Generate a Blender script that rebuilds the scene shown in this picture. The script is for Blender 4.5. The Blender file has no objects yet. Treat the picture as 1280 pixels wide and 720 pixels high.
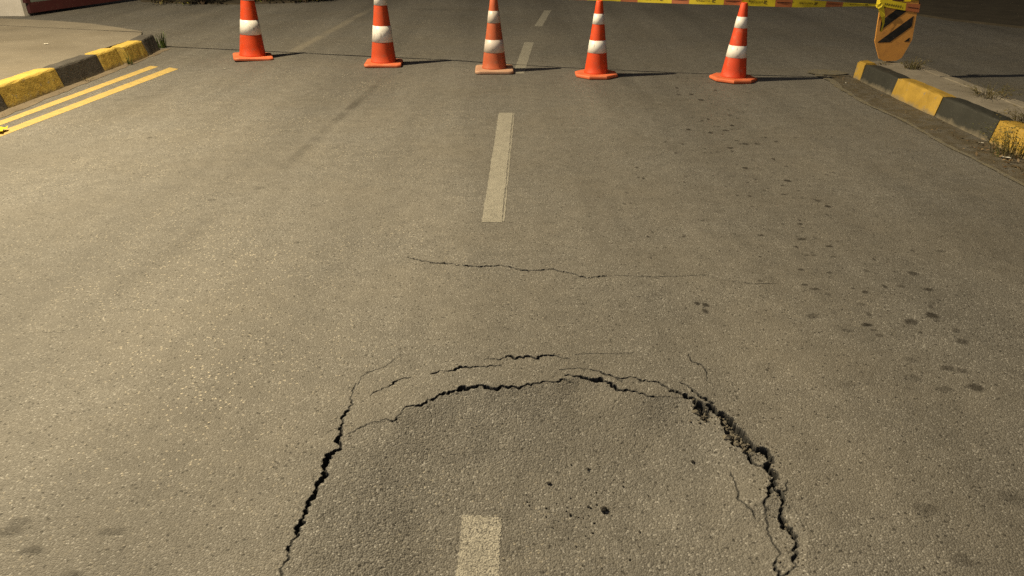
import bpy, bmesh, math, random
import numpy as np
from mathutils import Vector, Matrix

random.seed(7)
RNG = np.random.default_rng(11)
R = math.radians
sc = bpy.context.scene
COL = sc.collection

# ---------------------------------------------------------------- camera
cam_d = bpy.data.cameras.new('camera')
cam_d.sensor_width = 36.0
cam_d.lens = 36.0 * 930.0 / 1280.0
cam_d.clip_start = 0.05
cam_d.clip_end = 800.0
cam = bpy.data.objects.new('camera', cam_d)
COL.objects.link(cam)
cam.location = (0, 0, 1.5)
cam.rotation_euler = (R(90) - math.atan(0.5), 0, 0)
sc.camera = cam

# ---------------------------------------------------------------- night sky, added soft fill, exposure
SUN_AZ, SUN_EL = 150.0, 38.0          # direction of the fill from behind the camera, standing in for town glow
world = bpy.data.worlds.new('World')
sc.world = world
world.use_nodes = True
wn = world.node_tree
sky = wn.nodes.new('ShaderNodeTexSky')
sky.sky_type = 'NISHITA'
sky.sun_disc = False
sky.sun_elevation = R(-4.0)
sky.sun_rotation = R(200.0)
bg = wn.nodes['Background']
bg.inputs['Strength'].default_value = 0.15
wn.links.new(sky.outputs['Color'], bg.inputs['Color'])

sun_d = bpy.data.lights.new('fill_light', 'SUN')  # added wide fill lamp, lifts the cone fronts and the dark background
sun_d.energy = 0.31
sun_d.angle = R(75.0)
sun_d.color = (1.0, 0.93, 0.85)
sun = bpy.data.objects.new('fill_light', sun_d)
COL.objects.link(sun)
sun.rotation_euler = (R(90 - SUN_EL), 0, R(SUN_AZ - 180))

LAMP_POS = (-5.4, 7.0, 6.3)
LAMP_WATT = 2350.0
LAMP_RGB = (1.0, 0.815, 0.505)

sc.view_settings.view_transform = 'Standard'
sc.view_settings.look = 'None'
sc.view_settings.gamma = 1.0
sc.view_settings.use_curve_mapping = False
sc.view_settings.exposure = 1.0
sc.render.engine = 'CYCLES'
sc.cycles.use_denoising = False
sc.cycles.sample_clamp_indirect = 0.3
sc.cycles.max_bounces = 6

# ---------------------------------------------------------------- helpers
def link(o, parent=None):
    COL.objects.link(o)
    if parent is not None:
        o.parent = parent
    return o

def tag(o, label=None, cat=None, group=None, kind=None):
    if label: o['label'] = label
    if cat: o['category'] = cat
    if group: o['group'] = group
    if kind: o['kind'] = kind
    return o

def empty(name, loc=(0, 0, 0), rz=0.0):
    o = bpy.data.objects.new(name, None)
    o.empty_display_size = 0.1
    o.location = loc
    o.rotation_euler = (0, 0, rz)
    return link(o)

def obj(name, bm, mat, parent=None, smooth=False):
    me = bpy.data.meshes.new(name)
    if isinstance(bm, bmesh.types.BMesh):
        bmesh.ops.recalc_face_normals(bm, faces=bm.faces)
        bm.to_mesh(me)
        bm.free()
    else:
        me.from_pydata(bm[0], [], bm[1])
        me.update()
    me.materials.append(mat)
    if smooth:
        me.shade_smooth()
    o = bpy.data.objects.new(name, me)
    return link(o, parent)

def box(bm, x0, x1, y0, y1, z0, z1):
    v = [bm.verts.new(p) for p in ((x0,y0,z0),(x1,y0,z0),(x1,y1,z0),(x0,y1,z0),(x0,y0,z1),(x1,y0,z1),(x1,y1,z1),(x0,y1,z1))]
    for f in ((0,3,2,1),(4,5,6,7),(0,1,5,4),(1,2,6,5),(2,3,7,6),(3,0,4,7)):
        bm.faces.new([v[i] for i in f])

def lathe(bm, prof, n=40, cap=True):
    rings = []
    for r, z in prof:
        rings.append([bm.verts.new((r*math.cos(2*math.pi*i/n), r*math.sin(2*math.pi*i/n), z)) for i in range(n)])
    for a, b in zip(rings[:-1], rings[1:]):
        for i in range(n):
            bm.faces.new((a[i], a[(i+1) % n], b[(i+1) % n], b[i]))
    if cap:
        bm.faces.new(rings[-1])
        bm.faces.new(rings[0][::-1])

def prism(bm, pts, z0, z1, axis='z'):
    def mk(p, t):
        return (p[0], p[1], t) if axis == 'z' else (p[0], t, p[1])
    a = [bm.verts.new(mk(p, z0)) for p in pts]
    b = [bm.verts.new(mk(p, z1)) for p in pts]
    n = len(pts)
    bm.faces.new(a[::-1]); bm.faces.new(b)
    for i in range(n):
        bm.faces.new((a[i], a[(i+1) % n], b[(i+1) % n], b[i]))

def tube(bm, pts, rads, n=10):
    pts = [Vector(p) for p in pts]
    rings = []
    for i, p in enumerate(pts):
        d = (pts[min(i+1, len(pts)-1)] - pts[max(i-1, 0)]).normalized()
        u = d.cross(Vector((0.3, 1, 0.2))).normalized()
        w = d.cross(u)
        rings.append([bm.verts.new(p + (u*math.cos(2*math.pi*k/n) + w*math.sin(2*math.pi*k/n))*rads[i]) for k in range(n)])
    for a, b in zip(rings[:-1], rings[1:]):
        for k in range(n):
            bm.faces.new((a[k], a[(k+1) % n], b[(k+1) % n], b[k]))
    bm.faces.new(rings[0][::-1]); bm.faces.new(rings[-1])

def hash2(ix, iy, seed):
    h = (ix.astype(np.int64)*374761393 + iy.astype(np.int64)*668265263 + seed*974634541) & 0xffffffff
    h = ((h ^ (h >> 13))*1274126177) & 0xffffffff
    return ((h ^ (h >> 16)) & 0xffff)/65535.0

def vnoise(X, Y, freq, seed=0):
    x = X*freq; y = Y*freq
    ix = np.floor(x); iy = np.floor(y)
    fx = x-ix; fy = y-iy
    fx = fx*fx*(3-2*fx); fy = fy*fy*(3-2*fy)
    a = hash2(ix, iy, seed); b = hash2(ix+1, iy, seed); c = hash2(ix, iy+1, seed); d = hash2(ix+1, iy+1, seed)
    return (a*(1-fx)+b*fx)*(1-fy)+(c*(1-fx)+d*fx)*fy

def sstep(a, b, x):
    t = np.clip((x-a)/(b-a), 0, 1)
    return t*t*(3-2*t)

# ---------------------------------------------------------------- node materials
class NT:
    def __init__(self, name):
        self.m = bpy.data.materials.new(name)
        self.m.use_nodes = True
        self.t = self.m.node_tree
        self.b = self.t.nodes['Principled BSDF']
    def n(self, typ, **kw):
        nd = self.t.nodes.new(typ)
        for k, v in kw.items():
            if k in nd.inputs.keys():
                nd.inputs[k].default_value = v
            else:
                setattr(nd, k, v)
        return nd
    def l(self, a, b):
        self.t.links.new(a, b)
    def pos(self):
        return self.n('ShaderNodeNewGeometry').outputs['Position']
    def objc(self):
        return self.n('ShaderNodeTexCoord').outputs['Object']
    def noise(self, vec, scale, detail=3.0, rough=0.55):
        nd = self.n('ShaderNodeTexNoise', Scale=scale, Detail=detail, Roughness=rough)
        self.l(vec, nd.inputs['Vector'])
        return nd.outputs['Fac']
    def ramp(self, fac, stops):
        nd = self.n('ShaderNodeValToRGB')
        e = nd.color_ramp.elements
        while len(e) < len(stops):
            e.new(0.5)
        for el, (p, c) in zip(e, stops):
            el.position = p
            el.color = (c, c, c, 1) if isinstance(c, (int, float)) else (c[0], c[1], c[2], 1)
        self.l(fac, nd.inputs['Fac'])
        return nd.outputs['Color']
    def mix(self, fac, a, b, mode='MIX'):
        nd = self.n('ShaderNodeMix', data_type='RGBA', blend_type=mode)
        for sock, v in ((nd.inputs[0], fac), (nd.inputs[6], a), (nd.inputs[7], b)):
            if hasattr(v, 'is_output') or isinstance(v, bpy.types.NodeSocket):
                self.l(v, sock)
            else:
                sock.default_value = v if isinstance(v, (int, float)) else (v[0], v[1], v[2], 1)
        return nd.outputs[2]
    def math(self, op, a, b=0.0):
        nd = self.n('ShaderNodeMath', operation=op)
        for sock, v in ((nd.inputs[0], a), (nd.inputs[1], b)):
            if isinstance(v, bpy.types.NodeSocket):
                self.l(v, sock)
            else:
                sock.default_value = v
        return nd.outputs[0]
    def bump(self, h, strength, dist):
        nd = self.n('ShaderNodeBump', Strength=strength, Distance=dist)
        self.l(h, nd.inputs['Height'])
        self.l(nd.outputs[0], self.b.inputs['Normal'])
        return nd
    def done(self, color=None, rough=0.8, spec=0.3):
        if color is not None:
            if isinstance(color, bpy.types.NodeSocket):
                self.l(color, self.b.inputs['Base Color'])
            else:
                self.b.inputs['Base Color'].default_value = (*color, 1)
        if isinstance(rough, bpy.types.NodeSocket):
            self.l(rough, self.b.inputs['Roughness'])
        else:
            self.b.inputs['Roughness'].default_value = rough
        self.b.inputs['Specular IOR Level'].default_value = spec
        return self.m

def asphalt_colour(t, p, attrs=True):
    """weathered asphalt: stones of several tones in a binder, pits, broad patches of wear"""
    v = t.n('ShaderNodeTexVoronoi', voronoi_dimensions='2D', Scale=185.0, Randomness=1.0)
    t.l(p, v.inputs['Vector'])
    sep = t.n('ShaderNodeSeparateColor')
    t.l(v.outputs['Color'], sep.inputs[0])
    stones = t.ramp(sep.outputs[0], [(0.0, 0.07), (0.3, 0.105), (0.62, 0.13), (0.88, 0.155), (0.95, 0.22), (0.99, 0.36)])
    binder = t.ramp(v.outputs['Distance'], [(0.0, 1.0), (0.45, 1.0), (0.75, 0.62)])
    c = t.mix(1.0, stones, binder, 'MULTIPLY')
    fine = t.ramp(t.noise(p, 420.0, 3.0, 0.7), [(0.28, 0.48), (0.5, 1.0), (0.74, 1.55)])
    c = t.mix(1.0, c, fine, 'MULTIPLY')
    # fine dust film filling the texture, in broad patches
    dust = t.ramp(t.noise(p, 1.3, 5.0, 0.6), [(0.35, 0.38), (0.7, 0.68)])
    worn = t.n('ShaderNodeAttribute', attribute_name='worn').outputs['Fac']
    dust = t.math('MULTIPLY', dust, t.math('SUBTRACT', 1.0, t.math('MULTIPLY', worn, 0.25)))
    c = t.mix(dust, c, (0.121, 0.110, 0.092))
    mid = t.ramp(t.noise(p, 9.0, 4.0, 0.6), [(0.3, 0.86), (0.7, 1.12)])
    c = t.mix(1.0, c, mid, 'MULTIPLY')
    mp = t.n('ShaderNodeMapping'); mp.inputs['Scale'].default_value = (1.6, 0.10, 1.0)
    t.l(p, mp.inputs['Vector'])
    lanes = t.ramp(t.noise(mp.outputs[0], 1.0, 4.0, 0.55), [(0.32, 0.80), (0.68, 1.14)])
    c = t.mix(1.0, c, lanes, 'MULTIPLY')
    big = t.ramp(t.noise(p, 0.45, 3.0, 0.5), [(0.3, 0.88), (0.7, 1.1)])
    c = t.mix(1.0, c, big, 'MULTIPLY')
    # bright stone chips polished by traffic; chips and pits have crooked outlines
    nw = t.n('ShaderNodeTexNoise', Scale=190.0, Detail=2.0); t.l(p, nw.inputs['Vector'])
    wv = t.n('ShaderNodeVectorMath', operation='MULTIPLY_ADD'); t.l(nw.outputs['Color'], wv.inputs[0]); wv.inputs[1].default_value = (0.012, 0.012, 0.0); t.l(p, wv.inputs[2])
    pw = wv.outputs[0]
    v2 = t.n('ShaderNodeTexVoronoi', voronoi_dimensions='2D', Scale=95.0, Randomness=1.0)
    t.l(pw, v2.inputs['Vector'])
    sp2 = t.n('ShaderNodeSeparateColor')
    t.l(v2.outputs['Color'], sp2.inputs[0])
    chip = t.math('MULTIPLY', t.math('GREATER_THAN', sp2.outputs[1], 0.93), t.math('LESS_THAN', v2.outputs['Distance'], 0.34))
    where = t.ramp(t.noise(p, 1.1, 3.0), [(0.42, 0.15), (0.62, 0.85)])
    xyz = t.n('ShaderNodeSeparateXYZ'); t.l(p, xyz.inputs[0])
    lane = t.ramp(t.math('ADD', t.math('MULTIPLY', xyz.outputs[0], 0.25), 0.5), [(0.25, 1.0), (0.6, 0.22)])
    c = t.mix(t.math('MULTIPLY', t.math('MULTIPLY', chip, where), lane), c, (0.42, 0.385, 0.32))
    # open pits
    v3 = t.n('ShaderNodeTexVoronoi', voronoi_dimensions='2D', Scale=46.0, Randomness=1.0)
    t.l(pw, v3.inputs['Vector'])
    sp3 = t.n('ShaderNodeSeparateColor')
    t.l(v3.outputs['Color'], sp3.inputs[0])
    pit = t.math('MULTIPLY', t.math('GREATER_THAN', sp3.outputs[2], 0.87), t.math('LESS_THAN', v3.outputs['Distance'], 0.19))
    c = t.mix(t.math('MULTIPLY', pit, 0.9), c, (0.03, 0.028, 0.025))
    h = t.math('SUBTRACT', t.math('MULTIPLY', t.noise(p, 420.0, 3.0, 0.7), 0.5), t.math('MULTIPLY', v.outputs['Distance'], 0.9))
    h = t.math('ADD', h, t.math('MULTIPLY', sep.outputs[1], 0.5))
    h = t.math('SUBTRACT', h, t.math('MULTIPLY', pit, 1.2))
    return c, h

def mat_asphalt(name='asphalt'):
    t = NT(name)
    p = t.pos()
    c, h = asphalt_colour(t, p)
    a1 = t.n('ShaderNodeAttribute', attribute_name='stain').outputs['Fac']
    edge = t.noise(p, 60.0, 3.0, 0.6)
    s = t.math('MULTIPLY', a1, t.ramp(edge, [(0.3, 0.7), (0.6, 1.0)]))
    c = t.mix(s, c, (0.014, 0.012, 0.010))
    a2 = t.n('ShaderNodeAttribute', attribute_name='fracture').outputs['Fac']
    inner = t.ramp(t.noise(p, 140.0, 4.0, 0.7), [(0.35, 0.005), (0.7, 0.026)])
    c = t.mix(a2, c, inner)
    a3 = t.n('ShaderNodeAttribute', attribute_name='pale').outputs['Fac']
    c = t.mix(a3, c, (0.24, 0.215, 0.17))
    t.bump(h, 0.6, 0.003)
    return t.done(c, 0.72, 0.35)

def mat_paint_road(name, rgb, wear, scale=150.0, soft=0.05):
    t = NT(name)
    p = t.pos()
    c, h = asphalt_colour(t, p)
    n = t.noise(p, scale, 5.0, 0.7)
    k = t.ramp(n, [(wear-soft, 0.0), (wear+soft, 1.0)])
    tone = t.ramp(t.noise(p, 14.0, 4.0, 0.6), [(0.3, 0.8), (0.7, 1.05)])
    pc = t.mix(1.0, rgb, tone, 'MULTIPLY')
    c = t.mix(k, c, pc)
    t.bump(t.math('ADD', h, t.math('MULTIPLY', k, 0.3)), 0.5, 0.004)
    return t.done(c, 0.7, 0.3)

def mat_rough(name, rgb, var=0.15, scale=6.0, grain=90.0, bump=0.3, dist=0.004, rough=0.85, dirt=None, dirt_amt=0.5):
    t = NT(name)
    p = t.pos()
    c = t.mix(1.0, rgb, t.ramp(t.noise(p, scale, 5.0, 0.6), [(0.28, 1-var), (0.72, 1+var)]), 'MULTIPLY')
    c = t.mix(1.0, c, t.ramp(t.noise(p, grain, 3.0, 0.65), [(0.3, 0.8), (0.7, 1.15)]), 'MULTIPLY')
    if dirt:
        f = t.ramp(t.noise(p, scale*0.8, 6.0, 0.7), [(0.62-0.25*dirt_amt, 0.0), (0.80, dirt_amt)])
        c = t.mix(f, c, dirt)
    h = t.math('ADD', t.noise(p, grain, 4.0, 0.65), t.math('MULTIPLY', t.noise(p, scale*2.5, 3.0), 1.5))
    t.bump(h, bump, dist)
    return t.done(c, rough, 0.3)

def mat_kerb(name, rgb, under=(0.25, 0.225, 0.185), chips=0.595):
    t = NT(name)
    p = t.pos()
    c = t.mix(1.0, rgb, t.ramp(t.noise(p, 7.0, 5.0, 0.6), [(0.28, 0.72), (0.72, 1.12)]), 'MULTIPLY')
    c = t.mix(t.ramp(t.noise(p, 16.0, 6.0, 0.72), [(chips, 0.0), (chips+0.06, 0.9)]), c, under)
    # splash dirt along the foot of the stone
    sp = t.n('ShaderNodeSeparateXYZ'); t.l(p, sp.inputs[0])
    foot = t.math('ADD', t.math('MULTIPLY', sp.outputs[2], 11.0), t.noise(p, 13.0, 4.0))
    c = t.mix(t.ramp(foot, [(0.45, 0.85), (0.95, 0.0)]), c, (0.16, 0.14, 0.105))
    t.bump(t.math('ADD', t.noise(p, 70.0, 4.0, 0.6), t.math('MULTIPLY', t.noise(p, 12.0, 3.0), 2.0)), 0.45, 0.006)
    return t.done(c, 0.75, 0.3)

def mat_plastic(name, rgb, rough=0.45, grime=0.35, grime_rgb=(0.2, 0.15, 0.11)):
    t = NT(name)
    p = t.objc()
    c = t.mix(1.0, rgb, t.ramp(t.noise(p, 5.0, 4.0), [(0.3, 0.85), (0.7, 1.08)]), 'MULTIPLY')
    n = t.noise(p, 14.0, 6.0, 0.7)
    c = t.mix(t.ramp(n, [(0.52, 0.0), (0.78, grime)]), c, grime_rgb)
    t.bump(t.noise(p, 30.0, 3.0), 0.12, 0.003)
    return t.done(c, rough, 0.4)

def mat_band(name, rgb, scuff=0.8):
    t = NT(name)
    p = t.objc()
    mp = t.n('ShaderNodeMapping'); mp.inputs['Scale'].default_value = (60, 60, 14)
    t.l(p, mp.inputs['Vector'])
    n = t.noise(mp.outputs[0], 1.0, 5.0, 0.7)
    c = t.mix(t.ramp(n, [(0.57, 0.0), (0.66, scuff)]), rgb, (0.25, 0.21, 0.17))
    c = t.mix(t.ramp(t.noise(p, 9.0, 4.0), [(0.45, 0.0), (0.75, 0.3)]), c, (0.45, 0.39, 0.32))
    return t.done(c, 0.4, 0.5)

def mat_leaf(name, rgb, rgb2):
    t = NT(name)
    rnd = t.n('ShaderNodeNewGeometry').outputs['Random Per Island']
    c = t.mix(rnd, rgb, rgb2)
    return t.done(c, 0.6, 0.3)

M = {}
M['asphalt'] = mat_asphalt()
M['white_line'] = mat_paint_road('worn_white_road_paint', (0.31, 0.298, 0.265), 0.46)
M['old_line'] = mat_paint_road('faded_white_road_paint', (0.27, 0.26, 0.228), 0.44)
M['yellow_line'] = mat_paint_road('yellow_road_paint', (0.46, 0.335, 0.11), 0.40)
M['pavement'] = mat_rough('pavement_concrete', (0.165, 0.148, 0.122), 0.16, 1.6, 120.0, 0.35, 0.004, 0.9, (0.12, 0.10, 0.07), 0.55)
M['concrete'] = mat_rough('kerb_concrete', (0.20, 0.18, 0.15), 0.2, 5.0, 90.0, 0.4, 0.005, 0.9, (0.10, 0.085, 0.06), 0.5)
M['pale_cement'] = mat_paint_road('pale_cement', (0.165, 0.148, 0.105), 0.47, 22.0, 0.10)
M['gutter'] = mat_paint_road('gutter_dirt', (0.085, 0.072, 0.050), 0.42, 9.0, 0.14)
M['gutter_pale'] = mat_rough('gutter_dust', (0.13, 0.105, 0.075), 0.25, 4.0, 140.0, 0.5, 0.005, 0.95, (0.08, 0.064, 0.045), 0.5)
M['kerb_yellow'] = mat_kerb('kerb_yellow_paint', (0.50, 0.36, 0.08))
M['kerb_ochre'] = mat_kerb('kerb_dirty_yellow_paint', (0.34, 0.22, 0.038), (0.2, 0.17, 0.12), 0.60)
M['kerb_black'] = mat_kerb('kerb_black_paint', (0.075, 0.07, 0.065), (0.2, 0.18, 0.15), 0.66)
M['kerb_dark'] = mat_kerb('kerb_dark_paint', (0.028, 0.029, 0.026), (0.12, 0.11, 0.085), 0.68)
M['orange'] = mat_plastic('cone_orange', (0.66, 0.066, 0.014), 0.5, 0.5)
M['orange_old'] = mat_plastic('cone_orange_faded', (0.47, 0.105, 0.042), 0.65, 0.6, (0.3, 0.2, 0.14))
M['orange_dull'] = mat_plastic('cone_orange_dull', (0.60, 0.075, 0.02), 0.6, 0.55)
M['orange_dusty'] = mat_plastic('cone_orange_dusty', (0.62, 0.062, 0.018), 0.6, 0.85, (0.42, 0.19, 0.12))
M['base_orange'] = mat_plastic('cone_base_dusty', (0.66, 0.15, 0.06), 0.65, 0.65, (0.42, 0.27, 0.19))
M['base_old'] = mat_plastic('cone_base_faded', (0.46, 0.27, 0.18), 0.7, 0.7, (0.4, 0.3, 0.22))
M['band'] = mat_band('reflective_white', (0.85, 0.83, 0.80))
M['band_old'] = mat_band('reflective_white_dirty', (0.60, 0.54, 0.50), 0.5)
M['black'] = mat_plastic('black_vinyl', (0.012, 0.011, 0.011), 0.5, 0.25)
M['board'] = mat_plastic('board_orange_yellow', (0.56, 0.27, 0.065), 0.5, 0.8, (0.26, 0.12, 0.05))
M['board_yellow'] = mat_plastic('board_bright_yellow', (0.85, 0.62, 0.02), 0.4, 0.1)
M['steel'] = mat_rough('galvanised_steel', (0.32, 0.32, 0.31), 0.15, 8.0, 60.0, 0.1, 0.002, 0.45)
M['tape_yellow'] = mat_plastic('tape_yellow', (0.62, 0.50, 0.03), 0.3, 0.15)
M['tape_red'] = mat_plastic('tape_red_brown', (0.38, 0.13, 0.055), 0.3, 0.2)
M['tape_print'] = mat_plastic('tape_black_print', (0.16, 0.125, 0.02), 0.4, 0.0)
M['white_wall'] = mat_rough('white_render', (0.46, 0.44, 0.42), 0.08, 3.0, 60.0, 0.2, 0.003, 0.85, (0.3, 0.27, 0.22), 0.4)
M['maroon'] = mat_plastic('maroon_paint', (0.045, 0.011, 0.013), 0.5, 0.3, (0.08, 0.06, 0.05))
M['panel'] = mat_plastic('grey_green_sheet', (0.10, 0.115, 0.105), 0.5, 0.3, (0.07, 0.065, 0.05))
M['soil'] = mat_rough('dry_soil', (0.05, 0.042, 0.03), 0.3, 3.0, 80.0, 0.7, 0.01, 0.95)
M['ground'] = mat_rough('ground_soil', (0.06, 0.05, 0.035), 0.3, 0.4, 20.0, 0.5, 0.02, 0.95)
M['leaf_green'] = mat_leaf('weed_green', (0.05, 0.085, 0.02), (0.09, 0.13, 0.03))
M['leaf_dry'] = mat_leaf('weed_dry', (0.12, 0.09, 0.035), (0.07, 0.07, 0.025))
M['leaf_mixed'] = mat_leaf('weed_mixed', (0.06, 0.075, 0.02), (0.13, 0.10, 0.04))
M['leaf_yellow'] = mat_leaf('hedge_yellow_green', (0.22, 0.19, 0.03), (0.06, 0.09, 0.02))
M['litter'] = mat_leaf('dead_leaves', (0.10, 0.06, 0.03), (0.22, 0.16, 0.09))
M['paper'] = mat_plastic('white_scrap', (0.7, 0.68, 0.62), 0.8, 0.2)
M['scrap_yellow'] = mat_plastic('yellow_scrap', (0.75, 0.58, 0.03), 0.4, 0.15)
M['stone'] = mat_rough('broken_asphalt', (0.12, 0.108, 0.088), 0.35, 25.0, 200.0, 0.8, 0.004, 0.9, (0.03, 0.028, 0.025), 0.6)
M['crumb'] = mat_rough('dark_asphalt_crumb', (0.022, 0.02, 0.018), 0.3, 40.0, 300.0, 0.8, 0.003, 0.85)
M['bark'] = mat_rough('pale_post', (0.36, 0.33, 0.28), 0.25, 9.0, 70.0, 0.5, 0.006, 0.9, (0.12, 0.10, 0.07), 0.5)
M['twig'] = mat_rough('twig_brown', (0.07, 0.05, 0.035), 0.2, 20.0, 90.0, 0.3, 0.003, 0.9)
lens = NT('lamp_lens')
lens.b.inputs['Emission Color'].default_value = (*LAMP_RGB, 1)
lens.b.inputs['Emission Strength'].default_value = 25.0
M['lens'] = lens.done((0.8, 0.8, 0.75), 0.4)

# ---------------------------------------------------------------- road: one sheet, dense where it is broken
# centre lines of the cracks in metres, width in millimetres
CRACKS = [
    [(-0.557,2.236,5.7),(-0.562,2.186,7.3),(-0.564,2.151,7.3),(-0.551,2.109,11.5),(-0.564,2.072,13.8),(-0.560,2.009,16.9),(-0.562,1.962,19.4),(-0.557,1.920,18.3),(-0.546,1.872,16.2),(-0.567,1.849,21.6),(-0.571,1.811,26.7),(-0.572,1.759,26.6),(-0.571,1.709,24.4),(-0.571,1.682,22.4),(-0.583,1.645,19.5),(-0.577,1.606,19.9),(-0.585,1.575,20.8),(-0.587,1.538,15.1),(-0.584,1.497,13.1),(-0.595,1.466,11.3),(-0.587,1.427,9.5),(-0.593,1.395,8.4),(-0.590,1.364,6.8),(-0.590,1.323,9.1),(-0.589,1.266,8.7)],
    [(-0.425,2.031,5.2),(-0.395,2.022,8.9),(-0.379,2.056,9.9),(-0.360,2.097,11.2),(-0.327,2.109,11.8),(-0.296,2.123,13.8),(-0.290,2.139,14.0),(-0.260,2.151,16.3),(-0.250,2.173,16.5),(-0.214,2.191,19.5),(-0.174,2.216,27.5),(-0.134,2.223,25.2),(-0.108,2.236,20.4),(-0.083,2.218,22.5),(-0.037,2.218,22.7),(0.001,2.211,22.6),(0.040,2.223,20.0),(0.092,2.244,15.3),(0.144,2.244,15.3),(0.189,2.267,13.0),(0.205,2.256,7.8),(0.223,2.256,5.2)],
    [(0.199,2.296,10.6),(0.242,2.283,21.1),(0.276,2.269,26.3),(0.324,2.267,28.8),(0.347,2.244,22.4),(0.375,2.218,16.8),(0.393,2.191,14.8),(0.422,2.186,15.0),(0.450,2.173,12.4),(0.468,2.166,12.4),(0.509,2.156,9.9),(0.553,2.156,7.4)],
    [(0.177,2.325,4.3),(0.246,2.336,4.4),(0.287,2.328,5.5),(0.328,2.312,10.7),(0.359,2.293,10.3),(0.398,2.246,9.8)],
    [(0.381,2.277,6.3),(0.395,2.269,10.6),(0.435,2.275,10.6),(0.472,2.259,13.2),(0.523,2.238,12.9),(0.547,2.211,9.9),(0.566,2.191,10.1),(0.595,2.181,12.5),(0.622,2.151,19.3)],
    [(0.602,2.244,6.2),(0.631,2.221,7.4),(0.647,2.181,9.6),(0.675,2.151,11.9),(0.690,2.118,13.3)],
    [(0.560,2.191,10.2),(0.594,2.178,15.1),(0.622,2.151,28.6),(0.640,2.120,39.1),(0.652,2.076,47.5),(0.657,2.049,23.6),(0.663,2.031,8.2)],
    [(0.675,2.104,23.5),(0.699,2.076,35.7),(0.711,2.040,40.5),(0.721,1.996,46.6),(0.732,1.949,62.9),(0.738,1.904,45.1),(0.750,1.884,37.8),(0.775,1.876,37.9),(0.796,1.860,36.3),(0.806,1.830,23.6),(0.787,1.781,25.1),(0.782,1.741,28.2),(0.759,1.697,17.5),(0.745,1.662,8.6),(0.725,1.629,6.7),(0.719,1.587,4.9),(0.712,1.550,5.1),(0.712,1.512,4.0),(0.713,1.483,3.9),(0.714,1.459,4.0),(0.691,1.430,5.9),(0.689,1.408,7.6),(0.694,1.384,12.4),(0.691,1.364,11.1),(0.683,1.314,11.5),(0.645,1.247,10.6)],
    [(0.743,1.888,17.0),(0.748,1.837,12.6),(0.767,1.797,11.2),(0.777,1.774,14.6)],
    [(0.769,1.703,10.3),(0.773,1.691,13.3),(0.781,1.658,23.8),(0.776,1.622,11.2),(0.757,1.594,11.9),(0.762,1.566,24.8),(0.773,1.543,17.7),(0.771,1.512,13.6),(0.755,1.477,13.7),(0.745,1.441,13.4),(0.739,1.411,7.8),(0.723,1.394,6.4),(0.701,1.382,8.4),(0.691,1.369,7.5)],
    [(0.782,1.662,4.5),(0.809,1.697,3.9),(0.822,1.727,2.2)],
    [(0.671,1.796,2.5),(0.673,1.763,4.4),(0.671,1.706,5.8),(0.664,1.672,5.3),(0.676,1.642,6.6),(0.689,1.618,5.1),(0.694,1.594,3.0)],
    [(0.721,1.996,11.8),(0.712,1.933,18.4),(0.715,1.904,10.2)],
    [(-0.499,2.166,3.9),(-0.470,2.193,7.3),(-0.437,2.223,8.7),(-0.421,2.251,7.9),(-0.403,2.264,6.8),(-0.367,2.277,5.3)],
    [(-0.297,2.304,7.3),(-0.277,2.317,9.6),(-0.257,2.325,6.5)],
    [(-0.248,2.315,6.4),(-0.214,2.334,11.8),(-0.193,2.344,14.2),(-0.171,2.347,12.1),(-0.140,2.353,9.9),(-0.122,2.347,7.7),(-0.064,2.353,9.9),(-0.042,2.356,5.5)],
    [(-0.103,2.400,4.6),(-0.045,2.398,6.8),(-0.020,2.415,10.3),(0.011,2.403,13.7),(0.043,2.412,16.0),(0.065,2.415,16.1),(0.097,2.406,12.5),(0.120,2.420,11.4),(0.159,2.423,10.4),(0.185,2.409,9.1),(0.223,2.400,6.8)],
    [(0.242,2.429,5.8),(0.342,2.438,6.4),(0.375,2.435,5.9),(0.470,2.441,4.1)],
    [(0.678,2.438,3.9),(0.677,2.383,7.2),(0.709,2.361,7.5),(0.715,2.320,4.9),(0.701,2.249,2.7)],
    [(-0.556,2.231,5.6),(-0.547,2.283,5.6),(-0.521,2.317,5.9),(-0.472,2.347,5.3),(-0.448,2.398,4.0)],
    [(-0.530,1.949,4.1),(-0.507,1.979,5.5),(-0.479,2.003,6.2),(-0.442,2.016,6.2),(-0.425,2.031,6.1)],
    [(-0.515,3.339,8.5),(-0.402,3.286,11.1),(-0.262,3.254,12.8),(-0.134,3.231,12.7),(-0.060,3.249,11.9),(0.023,3.204,11.6),(0.132,3.186,12.4),(0.194,3.204,11.7),(0.278,3.160,11.2),(0.349,3.108,11.1),(0.443,3.125,9.5)],
    [(0.482,3.135,7.0),(0.654,3.116,7.0),(0.919,3.134,6.2)],
    [(0.980,3.082,6.1),(1.098,3.043,8.6),(1.213,3.049,6.9)],
]
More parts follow.
